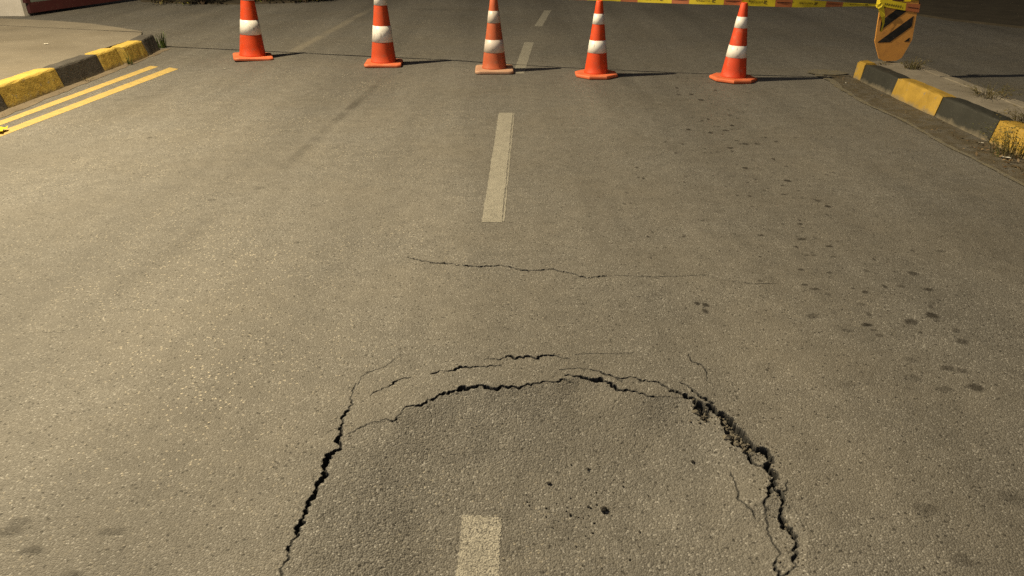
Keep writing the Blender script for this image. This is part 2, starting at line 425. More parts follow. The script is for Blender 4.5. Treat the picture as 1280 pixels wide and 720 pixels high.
# oil drips and scuffs: x, y, half width, half depth, strength
STAINS = [(1.743,4.518,0.025,0.024,0.90),(1.550,4.550,0.015,0.016,0.50),(1.682,4.424,0.015,0.015,0.60),(1.638,4.261,0.019,0.014,0.60),(1.423,4.232,0.014,0.014,0.70),(1.325,4.409,0.010,0.015,0.50),(1.800,4.148,0.019,0.017,0.60),(1.825,4.054,0.018,0.020,0.90),(1.568,3.779,0.017,0.014,0.80),(1.303,3.620,0.017,0.014,0.70),(1.503,3.566,0.021,0.016,0.80),(1.608,3.472,0.020,0.014,1.00),(1.456,3.363,0.016,0.010,0.50),(1.491,3.363,0.016,0.010,0.50),(1.583,3.343,0.012,0.010,0.50),(1.370,3.195,0.015,0.013,0.80),(1.493,3.160,0.015,0.012,0.60),(1.331,3.033,0.015,0.011,0.80),(1.360,2.992,0.022,0.012,0.70),(1.508,2.845,0.021,0.015,0.45),(1.457,2.662,0.023,0.017,1.00),(1.353,2.616,0.023,0.013,0.50),(1.258,2.737,0.023,0.021,0.55),(1.466,2.578,0.019,0.013,0.50),(1.880,3.151,0.023,0.026,0.70),(1.764,3.016,0.022,0.016,0.45),(1.867,2.984,0.022,0.016,0.80),(1.816,2.853,0.017,0.015,0.40),(1.647,2.689,0.030,0.027,0.70),(1.764,2.744,0.027,0.028,0.85),(1.760,2.703,0.017,0.014,0.40),(1.775,2.528,0.025,0.025,0.60),(1.793,2.610,0.016,0.013,0.40),(1.612,2.336,0.027,0.022,0.60),(1.659,2.320,0.021,0.016,0.50),(1.651,2.211,0.028,0.025,0.75),(1.532,2.201,0.028,0.020,0.40),(1.453,2.272,0.029,0.026,0.35),(1.505,2.392,0.024,0.023,0.35),(1.805,3.169,0.015,0.011,0.50),(2.145,3.412,0.024,0.015,0.50),(1.673,3.177,0.015,0.013,0.50),(1.707,3.151,0.011,0.009,0.40),(0.800,2.853,0.014,0.019,1.00),(0.835,2.838,0.014,0.022,1.00),(0.818,2.780,0.014,0.022,0.80),(0.743,2.809,0.007,0.011,0.50),(1.685,7.070,0.023,0.035,0.80),(1.721,6.832,0.029,0.033,0.90),(1.564,7.070,0.023,0.035,0.60),(1.607,7.360,0.016,0.038,0.70),(1.954,7.249,0.023,0.037,0.60),(1.618,6.115,0.013,0.027,0.80),(1.553,6.062,0.013,0.027,0.70),(1.832,6.253,0.020,0.028,0.60),(1.760,5.906,0.019,0.031,0.90),(1.671,5.757,0.025,0.024,0.70),(1.535,5.685,0.019,0.031,0.80),(1.382,5.781,0.019,0.029,0.90),(1.718,5.368,0.024,0.026,0.80),(1.919,5.545,0.012,0.023,0.70),(1.963,5.434,0.018,0.022,0.60),(1.801,5.368,0.024,0.022,0.50),(1.579,5.263,0.023,0.025,0.90),(1.569,5.181,0.011,0.020,0.80),(1.804,4.986,0.011,0.028,0.80),(1.549,4.786,0.021,0.023,0.80),(1.838,4.821,0.016,0.018,0.60),(1.481,4.486,0.010,0.016,0.60),(0.839,4.566,0.010,0.016,0.80),(0.810,4.583,0.010,0.016,0.60),(0.652,4.094,0.009,0.013,0.60),(0.711,3.599,0.008,0.013,0.80),(0.691,4.107,0.009,0.014,0.50),(-1.198,8.147,0.026,0.046,0.40),(-2.743,5.545,0.018,0.023,0.60),(-1.776,4.162,0.033,0.017,0.50),(-1.106,3.524,0.016,0.013,0.60),(-1.554,4.379,0.030,0.030,0.35),(-1.559,5.368,0.059,0.043,0.40),(-1.595,4.967,0.077,0.057,0.30),(-1.564,3.963,0.091,0.052,0.25),(-1.433,14.154,0.430,0.194,0.50),(-3.573,6.832,0.102,0.050,0.60),(-3.435,6.932,0.074,0.041,0.50),(-1.370,1.518,0.035,0.021,0.55),(-1.269,1.449,0.032,0.017,0.60),(-1.089,1.515,0.035,0.015,0.55),(-1.121,1.369,0.029,0.013,0.50),(-0.439,1.591,0.027,0.016,0.30),(-1.362,1.554,0.031,0.018,0.45),(-0.506,1.591,0.018,0.009,0.25),(-0.488,1.723,0.019,0.011,0.25),(1.167,1.606,0.032,0.026,0.35),(1.167,1.416,0.033,0.022,0.35),(1.204,2.231,0.029,0.021,0.25),(1.434,1.655,0.037,0.027,0.30)]
for k in range(150):                                   # small drips strewn along the right lane
    yy = random.uniform(2.6, 8.2)
    xx = 1.55 + 0.35*random.gauss(0, 1)
    STAINS.append((xx, yy, random.uniform(0.006, 0.014), random.uniform(0.008, 0.02), random.uniform(0.25, 0.8)))

def axis(parts):
    out = []
    for a, b, st in parts:
        n = max(1, int(round((b-a)/st)))
        out += [a + (b-a)*i/n for i in range(n)]
    out.append(parts[-1][1])
    return np.array(out)

xs = axis([(-70, -14, 8.0), (-14, -5, 0.6), (-5, -0.68, 0.045), (-0.68, 0.90, 0.0025), (0.90, 2.4, 0.03), (2.4, 4, 0.05), (4, 14, 0.6), (14, 70, 8.0)])
ys = axis([(-40, -4, 6.0), (-4, 0.7, 0.2), (0.7, 1.27, 0.02), (1.27, 2.48, 0.0025), (2.48, 2.98, 0.02), (2.98, 3.36, 0.004), (3.36, 8.4, 0.05), (8.4, 18, 0.15), (18, 90, 6.0)])
GX, GY = np.meshgrid(xs, ys)                          # rows follow y
Q = np.full(GX.shape, -1.0); DM = np.zeros(GX.shape)

def inside(px, py, poly):
    res = np.zeros(px.shape, bool)
    n = len(poly)
    for i in range(n):
        x0, y0 = poly[i]; x1, y1 = poly[(i+1) % n]
        if y0 == y1: continue
        cond = ((y0 > py) != (y1 > py)) & (px < (x1-x0)*(py-y0)/(y1-y0)+x0)
        res ^= cond
    return res

def seg_dist(px, py, a, b):
    ax, ay = a; bx, by = b
    dx, dy = bx-ax, by-ay
    t = np.clip(((px-ax)*dx+(py-ay)*dy)/max(dx*dx+dy*dy, 1e-12), 0, 1)
    return np.hypot(px-ax-t*dx, py-ay-t*dy), t

for ci, c in enumerate(CRACKS):
    pts = np.array(c); pts[:, 2] /= 1000.0
    seg = np.hypot(np.diff(pts[:, 0]), np.diff(pts[:, 1]))
    L = np.concatenate(([0], np.cumsum(seg)))
    n = max(3, int(L[-1]/0.005))
    s = np.linspace(0, L[-1], n)
    x = np.interp(s, L, pts[:, 0]); y = np.interp(s, L, pts[:, 1]); w = np.interp(s, L, pts[:, 2])
    w *= {0: 0.78, 1: 0.68, 2: 0.68, 4: 0.8, 17: 0.6, 19: 0.6, 20: 0.7, 11: 0.7, 22: 0.55, 23: 0.55}.get(ci, 1.0)
    tx = np.gradient(x); ty = np.gradient(y); tl = np.hypot(tx, ty)+1e-9
    j = (vnoise(s, s*0+ci*3.1, 110, 5)-0.5)*0.015 + (vnoise(s, s*0+ci*1.7, 30, 9)-0.5)*0.012
    j *= np.clip(w/0.012, 0.45, 1.0)
    x = x - ty/tl*j; y = y + tx/tl*j
    w = w*(0.55+0.9*vnoise(s, s*0+ci*5.3, 70, 3))*0.74 + 0.0008
    w = np.maximum(w, {0: 0.0038, 20: 0.0018, 21: 0.0030}.get(ci, 0.0))
    for i in range(n-1):
        r = max(w[i], w[i+1])*0.5+0.012
        ia, ib = np.searchsorted(xs, (min(x[i], x[i+1])-r, max(x[i], x[i+1])+r))
        ja, jb = np.searchsorted(ys, (min(y[i], y[i+1])-r, max(y[i], y[i+1])+r))
        if ia >= ib or ja >= jb: continue
        sl = (slice(ja, jb), slice(ia, ib))
        d, t = seg_dist(GX[sl], GY[sl], (x[i], y[i]), (x[i+1], y[i+1]))
        ww = w[i]*(1-t)+w[i+1]*t
        q = ww*0.5-d
        better = q > Q[sl]
        Q[sl] = np.where(better, q, Q[sl])
        DM[sl] = np.where(better, np.clip(ww*2.0, 0.005, 0.045), DM[sl])

near = Q > -0.02
Q[near] += ((vnoise(GX[near], GY[near], 95, 21)-0.5)*0.0055 + (vnoise(GX[near], GY[near], 190, 22)-0.5)*0.0022)*np.clip(DM[near]/0.03, 0.2, 1.0)
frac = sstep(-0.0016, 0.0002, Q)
crack_depth = DM*sstep(0.0, 0.006, Q)*(0.7+0.55*vnoise(GX, GY, 45, 8))

# the block that has sunk inside the ring of cracks
rim = [(p[0], p[1]) for p in CRACKS[0][::-1] if p[1] < 1.97]
rim += [(-0.545, 1.945), (-0.515, 1.98), (-0.47, 2.005)] + [(p[0], p[1]) for p in CRACKS[1][:-2]]
rim += [(p[0], p[1]) for p in CRACKS[2][1:-1]] + [(0.60, 2.16), (0.64, 2.11)]
rim += [(p[0], p[1]) for p in CRACKS[7] if p[1] < 2.09][:13]
rim += [(0.80, 1.62), (0.80, 1.5), (0.755, 1.40), (0.74, 1.2), (0.66, 0.95), (0.45, 0.72), (0.1, 0.62), (-0.3, 0.72), (-0.52, 0.95)]
zone = (GX > -1.2) & (GX < 1.5) & (GY > 0.4) & (GY < 2.9)
zx, zy = GX[zone], GY[zone]
dmin = np.full(zx.shape, 9.0)
for i in range(len(rim)):
    d, t = seg_dist(zx, zy, rim[i], rim[(i+1) % len(rim)])
    dmin = np.minimum(dmin, d)
ins = inside(zx, zy, rim)
S = np.zeros(zx.shape)                                 # a smooth distance to the rim, so that the bowl has no crease
for i in range(len(rim)):
    (ax, ay), (bx, by) = rim[i], rim[(i+1) % len(rim)]
    m = max(1, int(math.hypot(bx-ax, by-ay)/0.03)); ds = math.hypot(bx-ax, by-ay)/m
    for k in range(m):
        t = (k+0.5)/m
        d2 = (zx-ax-(bx-ax)*t)**2 + (zy-ay-(by-ay)*t)**2 + 1e-5
        S += ds/(d2*d2)
dsoft = (S*2/math.pi)**(-1/3)
k = sstep(0.02, 0.10, dmin)
dmin = dmin*(1-k)+dsoft*k
sunk = np.zeros(GX.shape)
sunk[zone] = np.where(ins, -0.004-0.28*dmin*(1-dmin/1.5)*(0.25+0.75*sstep(-0.62, -0.22, zx)), -0.004*np.exp(-dmin/0.10))
body = np.zeros(GX.shape)
body[zone] = ins
rough_amp = np.where((GX > -0.68) & (GX < 0.9) & (GY > 1.27) & (GY < 2.48), 1.0, 0.0)
GZ = sunk - crack_depth
GZ += rough_amp*((vnoise(GX, GY, 170, 31)-0.5)*0.0012*(0.7+0.6*body) + (vnoise(GX, GY, 14, 32)-0.5)*0.004*body)
GZ += np.where((GY < 4.8) & (np.abs(GX) < 3), (vnoise(GX, GY, 2.2, 33)-0.5)*0.004*np.clip((4.8-GY)/2, 0, 1), 0)

def road_z(x, y):
    i = int(np.clip(np.searchsorted(xs, x), 1, len(xs)-1)); j = int(np.clip(np.searchsorted(ys, y), 1, len(ys)-1))
    u = min(max((x-xs[i-1])/(xs[i]-xs[i-1]), 0), 1); v = min(max((y-ys[j-1])/(ys[j]-ys[j-1]), 0), 1)
    return float((GZ[j-1, i-1]*(1-u)+GZ[j-1, i]*u)*(1-v)+(GZ[j, i-1]*(1-u)+GZ[j, i]*u)*v)

stain = np.zeros(GX.shape)
for k, (x, y, rx, ry, st) in enumerate(STAINS):
    if rx < 0.045 and not (-0.68 < x < 0.9 and 1.27 < y < 2.48): continue
    ia, ib = np.searchsorted(xs, (x-2*rx-0.02, x+2*rx+0.02)); ja, jb = np.searchsorted(ys, (y-2*ry-0.02, y+2*ry+0.02))
    sl = (slice(ja, jb), slice(ia, ib))
    e = np.hypot((GX[sl]-x)/rx, (GY[sl]-y)/ry) + (vnoise(GX[sl], GY[sl], 0.9/rx, k)-0.5)*0.7
    stain[sl] = np.maximum(stain[sl], 0.36*st*(1-sstep(0.4, 1.3, e)))
pale = np.zeros(GX.shape)                              # an old lengthwise paving joint, filled with pale grit
px = -2.70 + 0.10*(GY-9.8)/2.9
pale = 0.35*(1-sstep(0.03, 0.09, np.abs(GX-px)))*sstep(8.6, 9.8, GY)*(1-sstep(13, 15, GY))*(0.4+vnoise(GX, GY, 4, 40))

worn = body*(0.55+0.9*(vnoise(GX, GY, 3.0, 51)-0.3))*(1-0.7*sstep(0.1, 0.45, GX))
ny, nx = GX.shape
me = bpy.data.meshes.new('road')
nv = nx*ny
me.vertices.add(nv)
me.vertices.foreach_set('co', np.stack([GX, GY, GZ], -1).astype(np.float32).ravel())
idx = np.arange(nv, dtype=np.int32).reshape(ny, nx)
quads = np.stack([idx[:-1, :-1], idx[:-1, 1:], idx[1:, 1:], idx[1:, :-1]], -1).reshape(-1)
nf = len(quads)//4
me.loops.add(nf*4)
me.loops.foreach_set('vertex_index', quads)
me.polygons.add(nf)
me.polygons.foreach_set('loop_start', np.arange(0, nf*4, 4, dtype=np.int32))
me.update(calc_edges=True)
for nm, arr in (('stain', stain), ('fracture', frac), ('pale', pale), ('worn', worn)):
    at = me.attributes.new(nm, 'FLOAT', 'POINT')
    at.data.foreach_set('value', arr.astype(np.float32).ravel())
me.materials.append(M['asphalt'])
me.shade_smooth()
road = link(bpy.data.objects.new('road', me))
tag(road, 'cracked grey asphalt road with a sunken broken patch in front', kind='structure')

# small spots: thin irregular films on the road, dark in the middle and thinning out at the edge
for k, (x, y, rx, ry, st) in enumerate(STAINS):
    if rx >= 0.045 or (-0.68 < x < 0.9 and 1.27 < y < 2.48): continue
    rnd = random.Random(k+50)
    n = 14
    rad = [1+rnd.uniform(-0.22, 0.22) for _ in range(n)]
    vs = [(0, 0, road_z(x, y)+0.0008)]; val = [1.0]
    for ring, v_ in ((0.72, 1.0), (1.22, 0.0)):
        for i in range(n):
            a = 2*math.pi*i/n
            dx, dy = rx*ring*rad[i]*math.cos(a), ry*ring*rad[i]*math.sin(a)
            vs.append((dx, dy, road_z(x+dx, y+dy)+(0.0008 if v_ else 0.0001))); val.append(v_)
    fs = [(0, 1+i, 1+(i+1) % n) for i in range(n)] + [(1+i, 1+n+i, 1+n+(i+1) % n, 1+(i+1) % n) for i in range(n)]
    o = obj('oil_spot', (vs, fs), M['asphalt'], road, True)
    at = o.data.attributes.new('stain', 'FLOAT', 'POINT')
    at.data.foreach_set('value', np.array(val, np.float32)*min(1.0, st*1.15))
    o.location = (x, y, 0)

bm = bmesh.new()
box(bm, -400, 400, -200, 700, -0.6, -0.35)
g = obj('ground', bm, M['ground'])
tag(g, 'dark bare ground around the road', kind='structure')

# ---------------------------------------------------------------- painted lines (children of the road)
def strip(name, pts_l, pts_r, mat, lift=0.004, n=12, m=6):
    """a painted strip between two edges, laid on the road surface, with slightly ragged edges"""
    vs, fs = [], []
    def along(pts, t):
        L = [0]
        for a, b in zip(pts[:-1], pts[1:]): L.append(L[-1]+math.dist(a, b))
        d = t*L[-1]
        for i in range(len(pts)-1):
            if d <= L[i+1]+1e-9:
                k = (d-L[i])/max(L[i+1]-L[i], 1e-9)
                return (pts[i][0]+(pts[i+1][0]-pts[i][0])*k, pts[i][1]+(pts[i+1][1]-pts[i][1])*k)
        return pts[-1]
    for i in range(n+1):
        a = along(pts_l, i/n); b = along(pts_r, i/n)
        ja, jb = random.uniform(-0.003, 0.003), random.uniform(-0.003, 0.003)
        for k in range(m+1):
            t = k/m
            x = a[0]+ja+(b[0]+jb-a[0]-ja)*t; y = a[1]+(b[1]-a[1])*t
            if i in (0, n): y += random.uniform(-0.004, 0.004)
            vs.append((x, y, road_z(x, y)+lift))
    for i in range(n):
        for k in range(m):
            q = i*(m+1)+k
            fs.append((q, q+1, q+m+2, q+m+1))
    return obj(name, (vs, fs), mat, road)

strip('lane_dash', [(-0.158, 1.0), (-0.146, 1.665)], [(-0.040, 1.0), (-0.032, 1.658)], M['white_line'], 0.0012, 90, 18)
strip('lane_dash', [(-0.166, 3.803), (-0.112, 6.338)], [(-0.056, 3.803), (0.006, 6.338)], M['old_line'], 0.0015, 60, 3)
strip('lane_dash', [(0.010, 8.10), (0.165, 10.286)], [(0.128, 8.10), (0.290, 10.286)], M['old_line'], 0.0015, 30, 3)
strip('lane_dash', [(0.34, 11.886), (0.575, 14.028)], [(0.46, 11.886), (0.70, 14.028)], M['old_line'], 0.0015, 30, 3)
strip('paint_sliver', [(-0.050, 3.81), (0.012, 6.33)], [(-0.042, 3.81), (0.021, 6.33)], M['old_line'], 0.0015, 60, 1)
strip('yellow_line', [(-4.46, 2.0), (-4.20, 5.9), (-4.045, 8.56)], [(-4.36, 2.0), (-4.10, 5.9), (-3.935, 8.50)], M['yellow_line'], 0.0015, 80, 2)
strip('yellow_line', [(-4.24, 2.0), (-3.985, 5.7), (-3.79, 8.46)], [(-4.13, 2.0), (-3.875, 5.7), (-3.655, 8.36)], M['yellow_line'], 0.0015, 80, 2)

def soft_mark(name, pts, width, val, seed):
    rnd = random.Random(seed)
    vs, fs, vl = [], [], []
    n = 40
    for i in range(n+1):
        t = i/n*(len(pts)-1); k = min(int(t), len(pts)-2); t -= k
        x = pts[k][0]+(pts[k+1][0]-pts[k][0])*t; y = pts[k][1]+(pts[k+1][1]-pts[k][1])*t
        a = val*rnd.uniform(0.2, 1.0)*math.sin(math.pi*i/n)
        for f, g_ in ((-1, 0), (-0.4, 1), (0.4, 1), (1, 0)):
            xx = x+f*width*rnd.uniform(0.85, 1.15)
            vs.append((xx, y, road_z(xx, y)+(0.0009 if g_ else 0.0002))); vl.append(a*g_)
    for i in range(n):
        for m in range(3):
            q = i*4+m; fs.append((q, q+1, q+5, q+4))
    o = obj(name, (vs, fs), M['asphalt'], road, True)
    at = o.data.attributes.new('stain', 'FLOAT', 'POINT'); at.data.foreach_set('value', np.array(vl, np.float32))
soft_mark('tyre_mark', [(-1.30, 8.1), (-1.42, 6.4), (-1.56, 4.4)], 0.055, 0.62, 1)
soft_mark('tyre_mark', [(-1.62, 4.2), (-1.75, 3.2), (-1.85, 2.6)], 0.06, 0.35, 2)
soft_mark('tyre_mark', [(-3.55, 6.9), (-3.30, 7.05), (-3.02, 7.12)], 0.03, 0.7, 3)
soft_mark('tyre_mark', [(1.05, 10.5), (1.1, 9.0), (1.2, 6.5)], 0.10, 0.25, 4)

# ---------------------------------------------------------------- pavement at the left and its kerb
KX, KH = -4.37, 0.19
pv = [(KX-0.19, -12.0), (KX-0.19, 8.9), (KX-0.17, 9.5), (-4.74, 10.0), (-5.2, 10.36), (-5.8, 10.78), (-6.5, 11.1), (-7.4, 11.35), (-30, 11.6), (-30, -12.0)]
bm = bmesh.new()
prism(bm, pv, -0.3, KH-0.012)
pav = obj('pavement', bm, M['pavement'])
tag(pav, 'dusty concrete pavement corner behind the yellow and grey kerb', kind='structure')

def kerb_mesh(x_in, length, h, batter, width, seed, n=10):
    """one kerb stone from y=0 to length; front foot at x=0, rising towards x_in side (+1 or -1)"""
    rnd = random.Random(seed)
    prof = [(0.0, -0.25), (0.0, 0.0), (batter*0.90, h*0.90), (batter+0.002, h*0.96), (batter+0.012, h*0.992), (batter+0.04, h), (width, h-0.004), (width, -0.25)]
    bm = bmesh.new()
    rows = []
    for i in range(n+1):
        y = length*i/n
        inset = 0.010 if i in (0, n) else 0.0
        row = []
        for k, (px_, pz) in enumerate(prof):
            jx = rnd.uniform(-0.0022, 0.0022); jz = rnd.uniform(-0.002, 0.002)
            if k in (0, 7): jx = jz = 0
            xx = px_ + jx + (inset if 0 < k < 6 else 0)
            row.append(bm.verts.new((x_in*xx, min(max(y, 0.006), length-0.006), pz+(jz if k not in (1,) else 0) - (inset*0.8 if 3 < k < 7 else 0))))
        rows.append(row)
    for a, b in zip(rows[:-1], rows[1:]):
        for k in range(len(prof)-1):
            bm.faces.new((a[k], a[k+1], b[k+1], b[k]))
    bm.faces.new(rows[0]); bm.faces.new(rows[-1][::-1])
    return bm

left_kerb = empty('kerb', (KX, 6.0, 0))
tag(left_kerb, 'yellow and dark grey painted kerb along the pavement beside double yellow lines', 'kerb')
stones = [(2.85, 3.75, 'kerb_black'), (3.75, 4.67, 'kerb_yellow'), (4.67, 5.58, 'kerb_yellow'), (5.58, 6.485, 'kerb_black'), (6.485, 7.40, 'kerb_yellow'), (7.40, 8.21, 'kerb_black'),
          (8.21, 8.66, 'kerb_yellow'), (8.70, 9.22, 'kerb_yellow'), (9.24, 9.72, 'kerb_black')]
for i, (a, b, mt) in enumerate(stones):
    o = obj('kerb_stone', kerb_mesh(-1, b-a, KH+random.uniform(-0.006, 0.004), 0.055, 0.20, 100+i), M[mt], left_kerb, False)
    o.location = (random.uniform(-0.006, 0.006), a-6.0, 0)
    if i == 7: o.location.x += 0.05; o.rotation_euler.z = R(2)
    if i == 8: o.location.x += 0.03; o.rotation_euler.z = R(9)

# ---------------------------------------------------------------- traffic island at the right
IX, IH = 3.52, 0.17
island = empty('traffic_island', (IX, 6.0, 0))
tag(island, 'concrete traffic island with black and yellow kerb stones under the striped marker', 'traffic island')
ist = [(0.9, 1.8, 'kerb_dark'), (1.8, 2.7, 'kerb_ochre'), (2.7, 3.6, 'kerb_dark'), (3.6, 4.5, 'kerb_dark'), (4.5, 5.41, 'kerb_ochre'), (5.41, 6.20, 'kerb_dark'), (6.20, 7.0, 'kerb_ochre'), (7.0, 7.715, 'kerb_dark')]
for i, (a, b, mt) in enumerate(ist):
    o = obj('kerb_stone', kerb_mesh(1, b-a, IH+random.uniform(-0.003, 0.003), 0.035, 0.16, 200+i), M[mt], island)
    o.location = (random.uniform(-0.004, 0.004), a-6.0, 0)
# nose stones: the yellow end face turning round, then plain stones on the far side
bm = bmesh.new()
nose = [(0.0, 1.717), (-0.012, 1.86), (0.03, 1.95), (0.16, 1.99), (0.16, 1.717)]
a = [bm.verts.new((x, y, -0.2)) for x, y in nose]
b = [bm.verts.new((x+(0.04 if x < 0.1 else 0.0), y-(0.05 if y > 1.9 else 0), IH)) for x, y in nose]
bm.faces.new(b)
for i in range(5): bm.faces.new((a[i], a[(i+1) % 5], b[(i+1) % 5], b[i]))
bmesh.ops.bevel(bm, geom=[e for e in bm.edges if all(v.co.z > 0.1 for v in e.verts)], offset=0.012, segments=2, affect='EDGES')
obj('nose_stone', bm, M['kerb_ochre'], island)
for i, (a_, b_) in enumerate([(0.9, 1.8), (1.8, 2.7), (2.7, 3.6), (3.6, 4.5), (4.5, 5.4), (5.4, 6.3), (6.3, 7.1), (7.1, 7.75)]):
    o = obj('far_kerb_stone', kerb_mesh(-1, b_-a_, IH, 0.035, 0.14, 300+i, 6), M['concrete'], island)
    o.location = (0.62, a_-6.0, 0)
bm = bmesh.new()
prism(bm, [(0.165, -5.0), (0.475, -5.0), (0.475, 1.72), (0.40, 1.9), (0.30, 1.95), (0.165, 1.93)], -0.2, IH-0.012)
obj('infill', bm, M['concrete'], island)

def ragged(pts_l, pts_r, seed, amp, n=60):
    rnd = random.Random(seed)
    vs, fs = [], []
    for i in range(n+1):
        t = i/n
        def at(P):
            f = t*(len(P)-1); k = min(int(f), len(P)-2); f -= k
            return P[k][0]+(P[k+1][0]-P[k][0])*f, P[k][1]+(P[k+1][1]-P[k][1])*f
        a, b = at(pts_l), at(pts_r)
        wob = 2.2*amp*math.sin(i*0.37+seed)*math.sin(i*0.113+1.3)
        vs.append((a[0]+wob+rnd.uniform(-amp, amp), a[1], 0)); vs.append((b[0]+(wob if seed == 6 else 0)+rnd.uniform(-amp, amp), b[1], 0))
    for i in range(n): fs.append((2*i, 2*i+1, 2*i+3, 2*i+2))
    return vs, fs
o = obj('gutter', ragged([(3.185, 0.8), (3.185, 2.8), (3.185, 5), (3.175, 7.0), (3.30, 8.0)], [(3.54, 0.8), (3.54, 2.8), (3.54, 5), (3.54, 7.0), (3.54, 8.0)], 5, 0.008), M['gutter'])
o.location.z = 0.004
tag(o, 'dirty gutter strip along the traffic island kerb', kind='structure')
o = obj('gutter_edge', ragged([(3.165, 0.8), (3.165, 2.8), (3.165, 5), (3.15, 7.0), (3.20, 8.05)], [(3.20, 0.8), (3.20, 2.8), (3.20, 5), (3.19, 7.0), (3.29, 8.0)], 6, 0.010, 90), M['pale_cement'])
o.location.z = 0.008
tag(o, 'pale cement edge of the gutter at the island', kind='structure')
o = obj('gutter', ragged([(-4.40, -2), (-4.40, 2), (-4.40, 6), (-4.40, 9.75)], [(-4.30, -2), (-4.27, 2), (-4.24, 6), (-4.30, 9.75)], 7, 0.016, 120), M['gutter_pale'])
o.location.z = 0.003
tag(o, 'dusty brown gutter strip at the foot of the yellow and grey kerb', kind='structure')
rr = random.Random(3)
bm = bmesh.new()
ring = [(3.36+0.20*math.cos(t)*(1+rr.uniform(-.15, .15)), 8.12+0.16*math.sin(t)*(1+rr.uniform(-.15, .15))) for t in [i*2*math.pi/26 for i in range(26)]]
bm.faces.new([bm.verts.new((x, y, 0.012)) for x, y in ring])
o = obj('cement_patch', bm, M['pale_cement'], None)
tag(o, 'pale smear of cement on the road at the nose of the island', kind='structure')

# far side verge on the right, junction corner on the far left
bm = bmesh.new()
prism(bm, [(60, 7.0), (9.6, 9.3), (7.7, 11.5), (7.0, 12.6), (6.5, 14.5), (6.4, 60), (60, 60)], -0.3, 0.03)
o = obj('verge', bm, M['soil'])
tag(o, 'dark soil verge on the far right beyond the island', kind='structure')
bm = bmesh.new()
prism(bm, [(-7.25, 15.5), (-6.4, 15.15), (-5.2, 15.0), (-4.2, 15.3), (-3.55, 16.2), (-3.4, 60), (-7.25, 60)], -0.3, 0.03)
o = obj('planting_bed', bm, M['soil'])
tag(o, 'soil bed with shrubs across the side street', kind='structure')

# ---------------------------------------------------------------- street lamp (stands just outside the picture on the left)
lamp = empty('street_lamp', (-6.3, 7.0, KH-0.012))
tag(lamp, 'tall grey street lamp standing on the pavement, its head over the kerb', 'street lamp')
bm = bmesh.new()
tube(bm, [(0, 0, 0), (0, 0, 0.9), (0, 0, 0.95), (0, 0, 6.05)], [0.085, 0.085, 0.065, 0.045], 16)
obj('pole', bm, M['steel'], lamp, True)
bm = bmesh.new(); box(bm, -0.17, 0.17, -0.17, 0.17, 0, 0.02); obj('base_plate', bm, M['steel'], lamp)
bm = bmesh.new()
tube(bm, [(0, 0, 6.0), (0.06, 0, 6.15), (0.25, 0, 6.22), (0.62, 0, 6.24)], [0.04, 0.036, 0.032, 0.03], 10)
obj('arm', bm, M['steel'], lamp, True)
bm = bmesh.new()
prism(bm, [(0.55, -0.10), (0.70, -0.15), (1.10, -0.15), (1.22, -0.08), (1.22, 0.08), (1.10, 0.15), (0.70, 0.15), (0.55, 0.10)], 6.18, 6.27)
obj('lamp_head', bm, M['steel'], lamp)
bm = bmesh.new(); box(bm, 0.74, 1.06, -0.11, 0.11, 6.165, 6.178); obj('lens', bm, M['lens'], lamp)
ld = bpy.data.lights.new('lamp_light', 'POINT')
ld.energy = LAMP_WATT; ld.color = LAMP_RGB; ld.shadow_soft_size = 0.07
# a road lantern throws more light outwards along the road than straight down; this one is tilted towards the near side
ld.use_nodes = True
lt = ld.node_tree
em = lt.nodes['Emission']
ge = lt.nodes.new('ShaderNodeNewGeometry')
sp = lt.nodes.new('ShaderNodeSeparateXYZ'); lt.links.new(ge.outputs['Incoming'], sp.inputs[0])
ab = lt.nodes.new('ShaderNodeMath'); ab.operation = 'ABSOLUTE'; lt.links.new(sp.outputs[2], ab.inputs[0])
mx = lt.nodes.new('ShaderNodeMath'); mx.operation = 'MAXIMUM'; lt.links.new(ab.outputs[0], mx.inputs[0]); mx.inputs[1].default_value = 0.25
pw = lt.nodes.new('ShaderNodeMath'); pw.operation = 'POWER'; lt.links.new(mx.outputs[0], pw.inputs[0]); pw.inputs[1].default_value = -0.8
ty = lt.nodes.new('ShaderNodeMath'); ty.operation = 'MULTIPLY_ADD'; lt.links.new(sp.outputs[1], ty.inputs[0]); ty.inputs[1].default_value = -0.95; ty.inputs[2].default_value = 1.0
tm = lt.nodes.new('ShaderNodeMath'); tm.operation = 'MAXIMUM'; lt.links.new(ty.outputs[0], tm.inputs[0]); tm.inputs[1].default_value = 0.75
st_ = lt.nodes.new('ShaderNodeMath'); st_.operation = 'MULTIPLY'; lt.links.new(pw.outputs[0], st_.inputs[0]); lt.links.new(tm.outputs[0], st_.inputs[1])
lt.links.new(st_.outputs[0], em.inputs['Strength'])
lo = bpy.data.objects.new('lamp_light', ld); link(lo, lamp)
lo.location = (LAMP_POS[0]+6.3, 0, 6.08)

